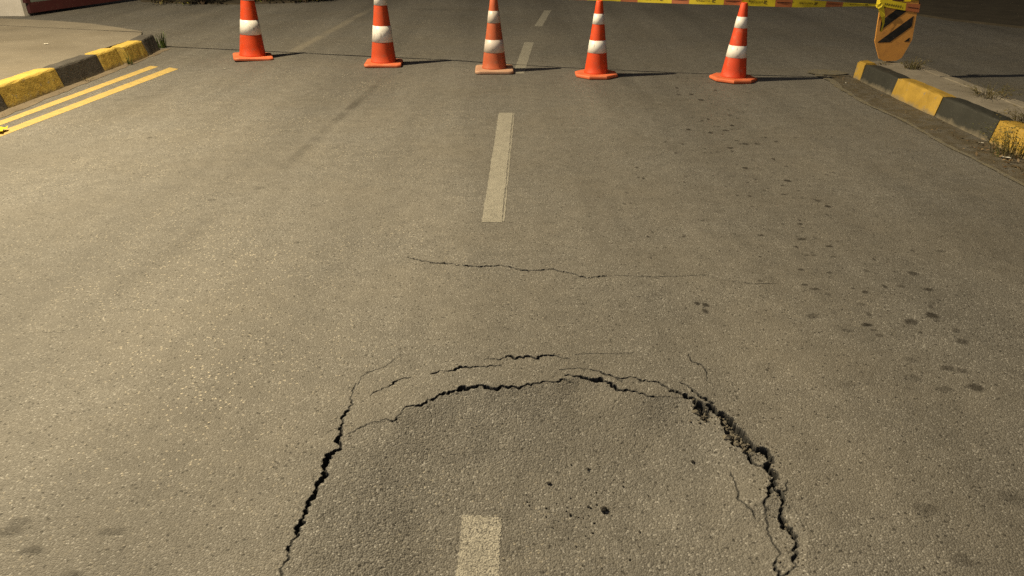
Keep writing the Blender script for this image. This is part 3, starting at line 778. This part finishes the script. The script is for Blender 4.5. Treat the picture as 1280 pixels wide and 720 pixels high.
# ---------------------------------------------------------------- traffic cones
def rounded_plate(bm, s, rad, z0, z1, top=0.9, octo=False, n=6):
    def ring(h, z):
        out = []
        if octo:
            for i in range(8):
                t = math.pi/8 + i*math.pi/4
                out.append((h/math.cos(math.pi/8)*math.cos(t), h/math.cos(math.pi/8)*math.sin(t), z))
        else:
            for q in range(4):
                cx = (h-rad)*(1 if q in (0, 3) else -1); cy = (h-rad)*(1 if q in (0, 1) else -1)
                for i in range(n+1):
                    t = q*math.pi/2 + i*math.pi/2/n
                    out.append((cx+rad*math.cos(t), cy+rad*math.sin(t), z))
        return [bm.verts.new(p) for p in out]
    rs = [ring(s*0.98, z0), ring(s, z0+0.008), ring(s, z1-0.012), ring(s*0.97, z1-0.003), ring(s*0.9, z1)]
    for a, b in zip(rs[:-1], rs[1:]):
        for i in range(len(a)):
            bm.faces.new((a[i], a[(i+1) % len(a)], b[(i+1) % len(a)], b[i]))
    bm.faces.new(rs[0][::-1]); bm.faces.new(rs[-1])

def make_cone(label, x, y, rz, height, r0, r1, plate, octo, bands, mats, lean=(0, 0)):
    t = empty('traffic_cone', (x, y, 0.004), rz)
    t.rotation_euler = (lean[0], lean[1], rz)
    tag(t, label, 'traffic cone', 'traffic cones in a row across the road')
    z0 = 0.034
    rad = lambda z: r0 + (r1-r0)*(z-z0)/(height-z0)
    bm = bmesh.new()
    rounded_plate(bm, plate/2, 0.05, 0.0, z0, octo=octo)
    for sx, sy in ((1, 1), (1, -1), (-1, 1), (-1, -1)):
        pass
    obj('base', bm, M[mats[2]], t)
    bm = bmesh.new()
    prof = [(r0+0.004, z0-0.004), (r0+0.003, z0+0.010)]
    for i in range(13):
        z = z0+0.018+(height-z0-0.03)*i/12
        prof.append((rad(z), z))
    prof += [(r1*0.93, height-0.004), (r1*0.72, height), (r1*0.68, height-0.02)]
    lathe(bm, prof, 40)
    o = obj('body', bm, M[mats[0]], t, True)
    for z_a, z_b in bands:
        bm = bmesh.new()
        lathe(bm, [(rad(z_a)-0.001, z_a), (rad(z_a)+0.0022, z_a+0.001), (rad(z_b)+0.0022, z_b-0.001), (rad(z_b)-0.001, z_b)], 40, False)
        obj('reflective_band', bm, M[mats[1]], t, True)
    return t

BIG = [(0.27, 0.43), (0.64, 0.80)]
SML = [(0.215, 0.335), (0.497, 0.612)]
make_cone('tall orange and white traffic cone nearest the yellow kerb, leftmost of the row', -3.05, 9.05, R(20), 0.97, 0.148, 0.035, 0.44, False, BIG, ('orange', 'band', 'base_orange'), (0, R(3)))
make_cone('tall orange traffic cone with scuffed white bands, second from the yellow kerb', -1.443, 8.625, R(4), 0.95, 0.140, 0.035, 0.41, False, [(0.25, 0.42), (0.63, 0.79)], ('orange_dull', 'band', 'base_orange'), (0, R(1)))
make_cone('faded dull orange traffic cone standing by the centre line, middle of the row', -0.19, 8.24, R(1), 0.74, 0.132, 0.036, 0.41, False, [(0.20, 0.33), (0.495, 0.614)], ('orange_old', 'band_old', 'base_old'))
make_cone('bright orange traffic cone with octagonal base, just right of the centre line', 0.88, 7.97, R(0), 0.74, 0.124, 0.032, 0.43, True, [(0.238, 0.36), (0.515, 0.615)], ('orange', 'band', 'base_orange'))
make_cone('orange traffic cone nearest the island with dusty lower part under the tape', 2.258, 7.76, R(10), 0.74, 0.128, 0.032, 0.44, True, [(0.225, 0.34), (0.505, 0.61)], ('orange_dusty', 'band', 'base_orange'), (0, R(1.5)))

# ---------------------------------------------------------------- hazard marker on the island
mk = empty('hazard_marker', (3.86, 7.84, IH-0.012))
tag(mk, 'orange yellow marker board with black diagonal stripes standing on the traffic island', 'road sign')
mk.rotation_euler = (0, R(-2.8), R(-4))
W = 0.180
half = [(W-0.008, 1.05), (W, 0.98), (W, 0.22), (W-0.03, 0.14), (0.11, 0.045), (0.06, 0.018)]
outline = half + [(-x, z) for x, z in half[::-1]]
bm = bmesh.new(); prism(bm, outline, -0.012, 0.012, 'y')
obj('board', bm, M['board'], mk)
def clip(poly, ref):
    n = len(ref)
    area = sum(ref[i][0]*ref[(i+1) % n][1]-ref[(i+1) % n][0]*ref[i][1] for i in range(n))
    s = 1 if area > 0 else -1
    for i in range(n):
        a, b = ref[i], ref[(i+1) % n]
        f = lambda p: s*((b[0]-a[0])*(p[1]-a[1])-(b[1]-a[1])*(p[0]-a[0]))
        out = []
        for j in range(len(poly)):
            p, q = poly[j], poly[(j+1) % len(poly)]
            fp, fq = f(p), f(q)
            if fp >= 0: out.append(p)
            if (fp >= 0) != (fq >= 0):
                k = fp/(fp-fq); out.append((p[0]+(q[0]-p[0])*k, p[1]+(q[1]-p[1])*k))
        poly = out
        if not poly: return []
    return poly
face = [(-W+0.028, 0.205), (W-0.028, 0.205), (W-0.028, 0.56), (-W+0.028, 0.56)]
ca, sa = math.cos(R(38)), math.sin(R(38))
for c0 in (0.075, 0.28, 0.485, 0.69):
    w2 = 0.039
    quad = [(-0.6*ca, c0-0.6*sa-w2/ca), (0.6*ca, c0+0.6*sa-w2/ca), (0.6*ca, c0+0.6*sa+w2/ca), (-0.6*ca, c0-0.6*sa+w2/ca)]
    pl = clip(quad, face)
    if len(pl) >= 3:
        bm = bmesh.new(); prism(bm, pl, -0.0145, -0.0125, 'y'); obj('stripe', bm, M['black'], mk)
bm = bmesh.new(); box(bm, -W+0.03, W-0.006, -0.0150, -0.0125, 0.585, 0.96); obj('yellow_panel', bm, M['board_yellow'], mk)
for x0, x1, z0, z1 in ((-0.08, 0.03, 0.590, 0.606), (0.10, 0.18, 0.588, 0.596)):
    bm = bmesh.new(); box(bm, x0, x1, -0.0170, -0.0152, z0, z1); obj('dark_bar', bm, M['maroon'], mk)
bm = bmesh.new(); tube(bm, [(0, 0.035, -0.3), (0, 0.035, 1.0)], [0.024, 0.024], 12); obj('post', bm, M['steel'], mk, True)

# ---------------------------------------------------------------- barrier tape
Mw = Matrix.Translation(mk.location) @ mk.rotation_euler.to_matrix().to_4x4()
lp = lambda x, y, z: tuple(Mw @ Vector((x, y, z)))
TP = [(-7.85, 10.50, 0.95), (-3.05, 9.09, 0.93), (-1.443, 8.665, 0.915), (-0.19, 8.275, 0.785), (0.88, 8.005, 0.772), (2.258, 7.795, 0.748), lp(-0.196, -0.03, 0.565)]
SAG = [0.10, 0.03, 0.02, 0.004, 0.006, 0.004]
path = []                                              # centre line, width, twist
for i in range(len(TP)-1):
    a, b = Vector(TP[i]), Vector(TP[i+1])
    n = 26
    for k in range(n + (1 if i == len(TP)-2 else 0)):
        t = k/n
        p = a.lerp(b, t); p.z -= SAG[i]*4*t*(1-t)
        w = 0.066
        if i == len(TP)-2: w = 0.070*(1-0.72*sstep(0.35, 1.0, t)) + 0.004
        tw = 0.25*math.sin(i*2.1+t*5.0)*math.sin(math.pi*t)
        path.append((p, w, tw))
tape = empty('barrier_tape', (0.88, 8.0, 0))
tag(tape, 'yellow and red-brown barrier tape strung over the cones to the striped marker', 'barrier tape')
def ribbon(name, pts, mat, off=0.0, frac=(0.0, 1.0), thick=0.0006):
    vs, fs = [], []
    for i, (p, w, tw) in enumerate(pts):
        d = (pts[min(i+1, len(pts)-1)][0]-pts[max(i-1, 0)][0]).normalized()
        up = Vector((0, 0, 1)); nn = d.cross(up).normalized()
        u = up*math.cos(tw)+nn*math.sin(tw)
        nrm = nn*math.cos(tw)-up*math.sin(tw)
        for m in range(4):
            f = frac[0]+(frac[1]-frac[0])*m/3
            fold = 0.0016*math.sin(m*2.2+i*0.7)
            c_ = p + u*(w*(f-0.5)) + nrm*(off+fold*(1 if off == 0 else 1))
            vs.append(tuple(c_-tape.location))
    n = len(pts)
    for i in range(n-1):
        for m in range(3):
            q = i*4+m
            fs.append((q, q+1, q+5, q+4))
    return obj(name, (vs, fs), mat, tape, True)
cum = [0.0]
for (p, _, _), (q, _, _) in zip(path[:-1], path[1:]): cum.append(cum[-1]+(q-p).length)
def at_len(s):
    i = min(max(np.searchsorted(cum, s)-1, 0), len(path)-2)
    k = (s-cum[i])/max(cum[i+1]-cum[i], 1e-9)
    a, b = path[i], path[i+1]
    return (a[0].lerp(b[0], k), a[1]+(b[1]-a[1])*k, a[2]+(b[2]-a[2])*k)
total = cum[-1]
PY, PR = 0.335, 0.170
s = total-0.62-0.30*0-9*(PY+PR)*4
end_red = total-0.37
s0 = end_red
segs = []
while s0 > 0:
    segs.append((max(s0-PR, 0), s0, 'red')); s0 -= PR
    segs.append((max(s0-PY, 0), s0, 'yellow')); s0 -= PY
segs.append((end_red, total, 'yellow'))
# nrm points towards +y or -y: find the side that faces the camera
d0 = (TP[5][0]-TP[4][0], TP[5][1]-TP[4][1])
side = 0.0012
for a, b, kind in segs:
    if b-a < 0.005: continue
    n = max(3, int((b-a)/0.03))
    pts = [at_len(a+(b-a)*i/n) for i in range(n+1)]
    o = ribbon('tape_%s_section' % kind, pts, M['tape_'+kind])
    if a < 4.5: continue
    if kind == 'yellow' and b-a > 0.2:                 # a short printed word and a square emblem
        x = a+0.07
        rw = random.Random(int(a*10))
        while x < a+0.205 and x+0.012 < b:
            wd = rw.uniform(0.006, 0.012)
            pts = [at_len(x+wd*i/2) for i in range(3)]
            ribbon('printed_letter', pts, M['tape_print'], side, (rw.uniform(0.42, 0.5), rw.uniform(0.62, 0.72)))
            x += wd+0.005
        if a+0.26 < b:
            ribbon('printed_emblem', [at_len(a+0.218+0.034*i/3) for i in range(4)], M['tape_print'], side, (0.32, 0.74))
    elif kind == 'red':
        ribbon('printed_stripe', [at_len(a+0.015+(b-a-0.03)*i/5) for i in range(6)], M['tape_print'] if 0 else M['maroon'], side, (0.52, 0.60))
# the knot, the band round the marker board and the loose tail
def sheet(name, quads, mat):
    vs, fs = [], []
    for q in quads:
        k = len(vs); vs += [tuple(Vector(p)-tape.location) for p in q]; fs.append(tuple(range(k, k+len(q))))
    return obj(name, (vs, fs), mat, tape)
Mw = Matrix.Translation(mk.location) @ mk.rotation_euler.to_matrix().to_4x4()
lp = lambda x, y, z: tuple(Mw @ Vector((x, y, z)))
sheet('tape_wrap', [(lp(-0.196, -0.022, 0.555), lp(0.06, -0.020, 0.502), lp(0.06, -0.019, 0.570), lp(-0.196, -0.020, 0.625)),
                    (lp(-0.196, -0.022, 0.555), lp(-0.196, -0.020, 0.625), lp(-0.195, 0.07, 0.63), lp(-0.195, 0.07, 0.56)),
                    (lp(-0.195, 0.07, 0.56), lp(-0.195, 0.07, 0.63), lp(0.195, 0.07, 0.60), lp(0.195, 0.07, 0.53))], M['tape_yellow'])
sheet('tape_wrap_red', [(lp(0.0605, -0.020, 0.502), lp(0.194, -0.019, 0.478), lp(0.194, -0.018, 0.555), lp(0.0605, -0.019, 0.570)),
                        (lp(0.194, -0.019, 0.478), lp(0.195, 0.07, 0.53), lp(0.195, 0.07, 0.60), lp(0.194, -0.018, 0.555))], M['tape_red'])
sheet('printed_word', [(lp(-0.15+i*0.022, -0.0235, 0.565-i*0.0045), lp(-0.137+i*0.022, -0.0235, 0.562-i*0.0045), lp(-0.137+i*0.022, -0.023, 0.580-i*0.0045+0.004*(i % 2)), lp(-0.15+i*0.022, -0.023, 0.583-i*0.0045)) for i in range(8)], M['tape_print'])
sheet('printed_lines', [(lp(0.08, -0.0215, 0.530), lp(0.185, -0.0210, 0.514), lp(0.185, -0.021, 0.520), lp(0.08, -0.0215, 0.537))], M['maroon'])
bm = bmesh.new()
kp = lp(-0.20, -0.035, 0.56)
bmesh.ops.create_icosphere(bm, subdivisions=2, radius=0.028, matrix=Matrix.Translation(Vector(kp)-tape.location) @ Matrix.Diagonal((1.3, 0.6, 1.0, 1)))
for v in bm.verts: v.co += Vector((random.uniform(-1, 1), random.uniform(-1, 1), random.uniform(-1, 1)))*0.006
obj('knot', bm, M['tape_yellow'], tape)
sheet('loose_tail', [(lp(-0.235, -0.040, 0.57), lp(-0.165, -0.046, 0.57), lp(-0.130, -0.034, 0.46), lp(-0.168, -0.038, 0.45)),
                     (lp(-0.168, -0.038, 0.45), lp(-0.130, -0.034, 0.46), lp(-0.122, -0.026, 0.39), lp(-0.142, -0.03, 0.385)),
                     (lp(-0.142, -0.03, 0.385), lp(-0.122, -0.026, 0.39), lp(-0.135, -0.024, 0.31), lp(-0.147, -0.026, 0.31))], M['tape_yellow'])

# ---------------------------------------------------------------- crumbs and broken pieces in the crack
def chunk(bm, r, loc, seed, flat=0.7):
    rnd = random.Random(seed)
    g = bmesh.ops.create_icosphere(bm, subdivisions=1, radius=1.0)
    rot = Matrix.Rotation(rnd.uniform(0, 6.3), 4, Vector((rnd.uniform(-1, 1), rnd.uniform(-1, 1), 1)).normalized())
    sx, sy, sz = rnd.uniform(0.7, 1.3), rnd.uniform(0.7, 1.3), flat*rnd.uniform(0.7, 1.1)
    for v in g['verts']:
        k = 1+rnd.uniform(-0.28, 0.22)
        c_ = rot @ (v.co*k)
        v.co = Vector((c_.x*sx*r, c_.y*sy*r, c_.z*sz*r)) + Vector(loc)
CR = [(0.232, 1.792, 0.0065, 'small dark asphalt crumb lying highest above the largest crumb in the sunken patch'),
      (0.110, 1.734, 0.0085, 'dark asphalt crumb in the sunken patch, nearest the dark dip at left'),
      (0.165, 1.606, 0.0065, 'dark asphalt crumb in the sunken patch, lowest and left of the largest one'),
      (0.262, 1.622, 0.0140, 'largest dark asphalt crumb lying in the sunken patch'),
      (0.244, 1.645, 0.0055, 'tiny dark asphalt crumb touching the largest crumb in the sunken patch'),
      (0.561, 1.830, 0.0100, 'round dark asphalt crumb lying close to the wide right crack')]
for i, (x, y, r, lab) in enumerate(CR):
    bm = bmesh.new(); chunk(bm, r*0.85, (0, 0, 0), 40+i, 0.6)
    o = obj('asphalt_crumb', bm, M['crumb'])
    y += 0.03 if i == 5 else 0.065; x *= 1.02 if i == 5 else 1.04
    o.location = (x, y, road_z(x, y)+r*0.35)
    tag(o, lab, 'asphalt crumb', 'dark crumbs in the sunken patch')
bm = bmesh.new()
rc = random.Random(77)
for k in range(46):
    x, y = rc.gauss(0.19, 0.09), rc.gauss(1.70, 0.09)
    r = rc.uniform(0.0018, 0.0042)
    chunk(bm, r, (x, y, road_z(x, y)+r*0.3), 900+k, 0.7)
o = obj('asphalt_grit', bm, M['crumb'])
tag(o, 'fine dark asphalt grit scattered in the sunken patch', 'grit', kind='stuff')
bm = bmesh.new()
src = np.array(CRACKS[6][2:6] + CRACKS[7][1:14] + CRACKS[9][1:12])
for k in range(300):
    i = rc.choice([2, 3, 4, 5, 6, 6, 7, 7, 7, 8, 8, 9, 10, 11, 12, 13, 14, 15, 18, 20, 22, 24, 26])
    i = min(i, len(src)-1)
    x, y, w = src[i]; w /= 1000
    x += rc.gauss(0, 0.30)*w+rc.gauss(0, 0.016); y += rc.gauss(0, 0.40)*w+rc.gauss(0, 0.02)
    z = road_z(x, y)
    r = rc.uniform(0.0025, 0.0065) if z < -0.02 else rc.uniform(0.0015, 0.0035)
    zz = max(z, -0.040)+r*0.4 if z < -0.02 else z+r*0.3
    chunk(bm, r, (x, y, zz), 2000+k, 0.8)
o = obj('crack_rubble', bm, M['stone'])
tag(o, 'broken asphalt grit and stones lying in the wide crack', 'rubble', kind='stuff')
bm = bmesh.new()                                       # the widest stretch is half filled with broken stone
rq = random.Random(5)
for k in range(170):
    i = rq.randrange(0, 9)
    x, y, w = (CRACKS[6][2:5] + CRACKS[7][1:8])[i]
    x += rq.gauss(0, 0.010); y += rq.gauss(0, 0.016)
    z = road_z(x, y)
    if z > -0.012: continue
    r = rq.uniform(0.003, 0.0075)
    chunk(bm, r, (x, y, max(z, -0.030)+r*0.3), 5000+k, 0.85)
o = obj('crack_stones', bm, M['stone'])
tag(o, 'loose broken stones filling the widest stretch of the crack', 'rubble', kind='stuff')
FR = [(0.625, 2.085, 0.017, 'broken asphalt piece wedged in the upper bend of the right crack'),
      (0.700, 1.945, 0.020, 'largest broken asphalt piece wedged in the widest part of the right crack'),
      (0.722, 1.915, 0.013, 'small broken asphalt piece below the largest one in the right crack')]
for i, (x, y, r, lab) in enumerate(FR):
    bm = bmesh.new(); chunk(bm, r, (0, 0, 0), 60+i, 0.9)
    o = obj('asphalt_fragment', bm, M['stone']); o.location = (x, y, -0.020)
    tag(o, lab, 'asphalt fragment', 'asphalt pieces wedged in the crack')

# ---------------------------------------------------------------- weeds, leaf litter, scraps
def tuft(name, label, loc, n, h, spread, mat, seed, lean=0.5, width=0.006, twigs=0):
    rnd = random.Random(seed)
    vs, fs = [], []
    for i in range(n):
        a = rnd.uniform(0, 6.283); r = spread*0.35*math.sqrt(rnd.random())
        b = Vector((r*math.cos(a), r*math.sin(a), -0.01))
        a2 = a+rnd.uniform(-0.8, 0.8)
        hh = h*rnd.uniform(0.45, 1.0); out = spread*rnd.uniform(0.2, 1.0)*lean
        side_ = Vector((-math.sin(a2), math.cos(a2), 0))*width*rnd.uniform(0.6, 1.3)
        k = len(vs)
        for j in range(4):
            t = j/3
            p = b + Vector((math.cos(a2), math.sin(a2), 0))*out*t*t + Vector((0, 0, hh*(t-0.25*t*t)*1.25))
            w = side_*(1-t*0.95)
            vs += [tuple(p-w), tuple(p+w)]
        for j in range(3):
            q = k+2*j
            fs.append((q, q+1, q+3, q+2))
        if twigs and rnd.random() < twigs:              # small leaves along the stem
            for m in range(5):
                t = rnd.uniform(0.3, 1.0)
                p = b + Vector((math.cos(a2), math.sin(a2), 0))*out*t*t + Vector((0, 0, hh*(t-0.25*t*t)*1.25))
                u = Vector((rnd.uniform(-1, 1), rnd.uniform(-1, 1), rnd.uniform(-0.3, 0.7)))*0.016
                v_ = Vector((rnd.uniform(-1, 1), rnd.uniform(-1, 1), rnd.uniform(-0.3, 0.3)))*0.008
                k = len(vs)
                vs += [tuple(p), tuple(p+u*0.5+v_), tuple(p+u), tuple(p+u*0.5-v_)]
                fs.append((k, k+1, k+2, k+3))
    o = obj(name, (vs, fs), mat)
    o.location = loc
    return tag(o, label, 'weed', 'weeds along the kerbs')
tuft('weed', 'green grass tuft growing at the far end of the yellow kerb', (-4.45, 9.84, 0.0), 60, 0.25, 0.15, M['leaf_green'], 1)
tuft('weed', 'small green weed growing in the gap between two yellow kerb stones', (-4.31, 8.64, 0.0), 24, 0.17, 0.10, M['leaf_green'], 2, 0.6, 0.004)
tuft('weed', 'low dry weed at the foot of the grey kerb stone by the yellow lines', (-4.33, 7.75, 0.0), 30, 0.05, 0.16, M['leaf_dry'], 3, 1.0, 0.003)
tuft('weed', 'leafy weed growing over the nearest yellow stone of the island', (3.46, 5.06, 0.0), 110, 0.30, 0.30, M['leaf_mixed'], 4, 0.9, 0.002, 1.0)
tuft('weed', 'dry brown weed on the island right of the striped marker', (3.93, 7.50, IH-0.012), 90, 0.13, 0.20, M['leaf_dry'], 5, 0.9, 0.003, 0.4)
tuft('weed', 'low dry weed at the foot of the striped marker board', (3.74, 7.74, IH-0.012), 40, 0.05, 0.14, M['leaf_dry'], 6, 1.0, 0.003)
tuft('weed', 'sprawling dry weed on the island top behind the black kerb stone', (3.98, 6.25, IH-0.012), 110, 0.11, 0.34, M['leaf_dry'], 7, 1.0, 0.003, 0.4)
tuft('weed', 'dark leafy weed on the island top at the right edge of view', (3.74, 5.35, IH-0.012), 90, 0.12, 0.26, M['leaf_dry'], 8, 0.9, 0.003, 0.6)

def leaves(bm_list, n, fn, size, seed):
    rnd = random.Random(seed)
    vs, fs = bm_list
    for i in range(n):
        p = Vector(fn(rnd)); s_ = size*rnd.uniform(0.5, 1.3)
        u = Vector((rnd.uniform(-1, 1), rnd.uniform(-1, 1), rnd.uniform(-0.5, 0.5))).normalized()*s_
        v_ = u.cross(Vector((rnd.uniform(-0.6, 0.6), rnd.uniform(-0.6, 0.6), 1))).normalized()*s_*0.45
        k = len(vs)
        vs += [tuple(p-u), tuple(p+v_), tuple(p+u), tuple(p-v_)]
        fs.append((k, k+1, k+2, k+3))
bl = ([], [])
leaves(bl, 260, lambda r: (r.triangular(3.2, 3.53, 3.48), 4.2+abs(r.gauss(0, 0.55))*1.2, 0.012+r.random()*0.012), 0.016, 4)
leaves(bl, 60, lambda r: (r.triangular(3.22, 3.53, 3.50), r.uniform(5, 8), 0.012+r.random()*0.008), 0.010, 5)
leaves(bl, 60, lambda r: (r.triangular(-4.36, -4.2, -4.34), r.uniform(5, 9.6), 0.010+r.random()*0.008), 0.010, 6)
o = obj('leaf_litter', bl, M['litter'])
tag(o, 'dead leaves lying in the gutters along the kerbs', 'leaf litter', kind='stuff')

def scrap(name, label, cat, loc, sx, sy, mat, seed, group=None):
    rnd = random.Random(seed)
    vs, fs = [], []
    for j in range(4):
        for i in range(4):
            vs.append(((i/3-0.5)*sx*rnd.uniform(0.8, 1.15), (j/3-0.5)*sy*rnd.uniform(0.8, 1.15), rnd.uniform(0.002, 0.35*min(sx, sy))))
    for j in range(3):
        for i in range(3):
            q = j*4+i; fs.append((q, q+1, q+5, q+4))
    o = obj(name, (vs, fs), mat); o.location = loc; o.rotation_euler.z = rnd.uniform(0, 3)
    return tag(o, label, cat, group)
scrap('paper_scrap', 'white paper scrap lying in the gutter below the leafy weed', 'scrap', (3.40, 4.98, 0.010), 0.055, 0.03, M['paper'], 1, 'scraps in the gutter')
scrap('paper_scrap', 'small white scrap in the gutter in front of the second black island stone', 'scrap', (3.44, 5.36, 0.010), 0.016, 0.030, M['paper'], 2, 'scraps in the gutter')
scrap('paper_scrap', 'tiny white scrap in the gutter nearest the island nose', 'scrap', (3.33, 7.55, 0.010), 0.016, 0.014, M['paper'], 3, 'scraps in the gutter')
scrap('paper_scrap', 'tiny white bit on the pavement behind the yellow kerb', 'scrap', (-5.35, 8.9, KH-0.008), 0.05, 0.03, M['paper'], 4)
scrap('paper_scrap', 'tiny white bit on the road in front of the leftmost cone', 'scrap', (-3.15, 8.35, 0.006), 0.022, 0.02, M['paper'], 5)
scrap('yellow_scrap', 'crumpled bright yellow plastic scrap lying on the double yellow lines', 'scrap', (-3.97, 5.70, 0.008), 0.13, 0.09, M['scrap_yellow'], 6)

# ---------------------------------------------------------------- far left: white wall, maroon gate, post, shrubs
wall = empty('garden_wall', (-9.6, 13.5, 0))
tag(wall, 'white rendered wall end at the far left beside the maroon gate', 'wall')
bm = bmesh.new(); box(bm, -3.4, 1.43, -0.3, 0.3, -0.2, 2.1); obj('wall_body', bm, M['white_wall'], wall)
bm = bmesh.new(); box(bm, -3.45, 1.48, -0.35, 0.35, 2.1, 2.18); obj('coping', bm, M['white_wall'], wall)
gate = empty('gate', (-8.02, 13.15, 0), math.atan2(2.6, 0.62))
tag(gate, 'maroon framed gate with grey green panels running back from the white wall', 'gate')
GL = 7.6
bm = bmesh.new(); box(bm, 0, GL, 0.0, 0.06, 0.05, 0.21); obj('bottom_rail', bm, M['maroon'], gate)
bm = bmesh.new(); box(bm, 0, GL, 0.0, 0.06, 1.72, 1.84); obj('top_rail', bm, M['maroon'], gate)
nb = 6
for i in range(nb+1):
    x = i*GL/nb
    bm = bmesh.new(); box(bm, x-0.04, x+0.04, -0.004, 0.064, 0.211, 1.719); obj('upright', bm, M['maroon'], gate)
for i in range(nb):
    for k in range(4):
        w_ = (GL/nb-0.09)/4
        x = i*GL/nb+0.045+k*w_
        bm = bmesh.new(); box(bm, x+0.006, x+w_-0.006, 0.018, 0.040, 0.212, 1.718); obj('panel', bm, M['panel'], gate)
post = empty('concrete_post', (-7.92, 11.22, KH-0.012))
tag(post, 'pale weathered post on the pavement at the left edge', 'post')
bm = bmesh.new()
tube(bm, [(0.02, 0, 0), (0.01, 0, 0.10), (-0.03, 0, 0.30), (-0.06, 0.01, 0.7), (-0.08, 0.02, 2.4)], [0.12, 0.09, 0.075, 0.07, 0.06], 12)
obj('shaft', bm, M['bark'], post, True)
bm = bmesh.new(); prism(bm, [(0.16*math.cos(i*0.785+.4), 0.14*math.sin(i*0.785+.4)) for i in range(8)], -0.02, 0.03); obj('footing', bm, M['concrete'], post)

tpost = empty('steel_post', (-7.90, 10.53, KH-0.012))
tag(tpost, 'slim steel post on the pavement that holds the left end of the tape', 'post')
bm = bmesh.new(); tube(bm, [(0, 0, -0.05), (0, 0, 1.05)], [0.03, 0.03], 12); obj('shaft', bm, M['steel'], tpost, True)
bm = bmesh.new(); lathe(bm, [(0.031, 1.04), (0.033, 1.06), (0.02, 1.075), (0.004, 1.08)], 12); obj('cap', bm, M['black'], tpost, True)

def shrub(label, x, y, rx, ry, h, n, mat, seed):
    t = empty('shrub', (x, y-0.5, 0.03))
    tag(t, label, 'shrub', 'shrubs across the side street')
    rnd = random.Random(seed)
    bm = bmesh.new()
    for k in range(7):
        a = k*0.9; tube(bm, [(0, 0, -0.05), (rx*0.3*math.cos(a), ry*0.3*math.sin(a), h*0.4), (rx*0.7*math.cos(a), ry*0.7*math.sin(a), h*0.8)], [0.014, 0.009, 0.004], 5)
    obj('stem', bm, M['twig'], t)
    L_ = ([], [])
    lumps = [(rnd.uniform(-0.7, 0.7)*rx, rnd.uniform(-0.7, 0.7)*ry, rnd.uniform(0.12, 0.85)*h, rnd.uniform(0.25, 0.5)) for _ in range(16)]
    def f(r):
        lx, ly, lz, lr = r.choice(lumps)
        return (lx+r.gauss(0, lr*0.5)*rx, ly+r.gauss(0, lr*0.5)*ry, max(0.01, lz+r.gauss(0, lr*0.35)*h))
    leaves(L_, n, f, 0.035, seed)
    obj('crown', L_, mat, t)
shrub('yellow green low shrub behind the leftmost cone', -4.75, 15.75, 0.55, 0.45, 0.75, 1500, M['leaf_yellow'], 1)
shrub('yellow green low shrub between the two leftmost cones', -4.0, 15.85, 0.45, 0.45, 0.7, 1300, M['leaf_yellow'], 2)
shrub('dull green shrub at the end of the maroon gate', -6.75, 15.75, 0.4, 0.4, 0.8, 1200, M['leaf_dry'], 3)
shrub('mixed green shrub across the side street near the gate', -5.85, 15.5, 0.5, 0.4, 0.6, 1300, M['leaf_yellow'], 4)
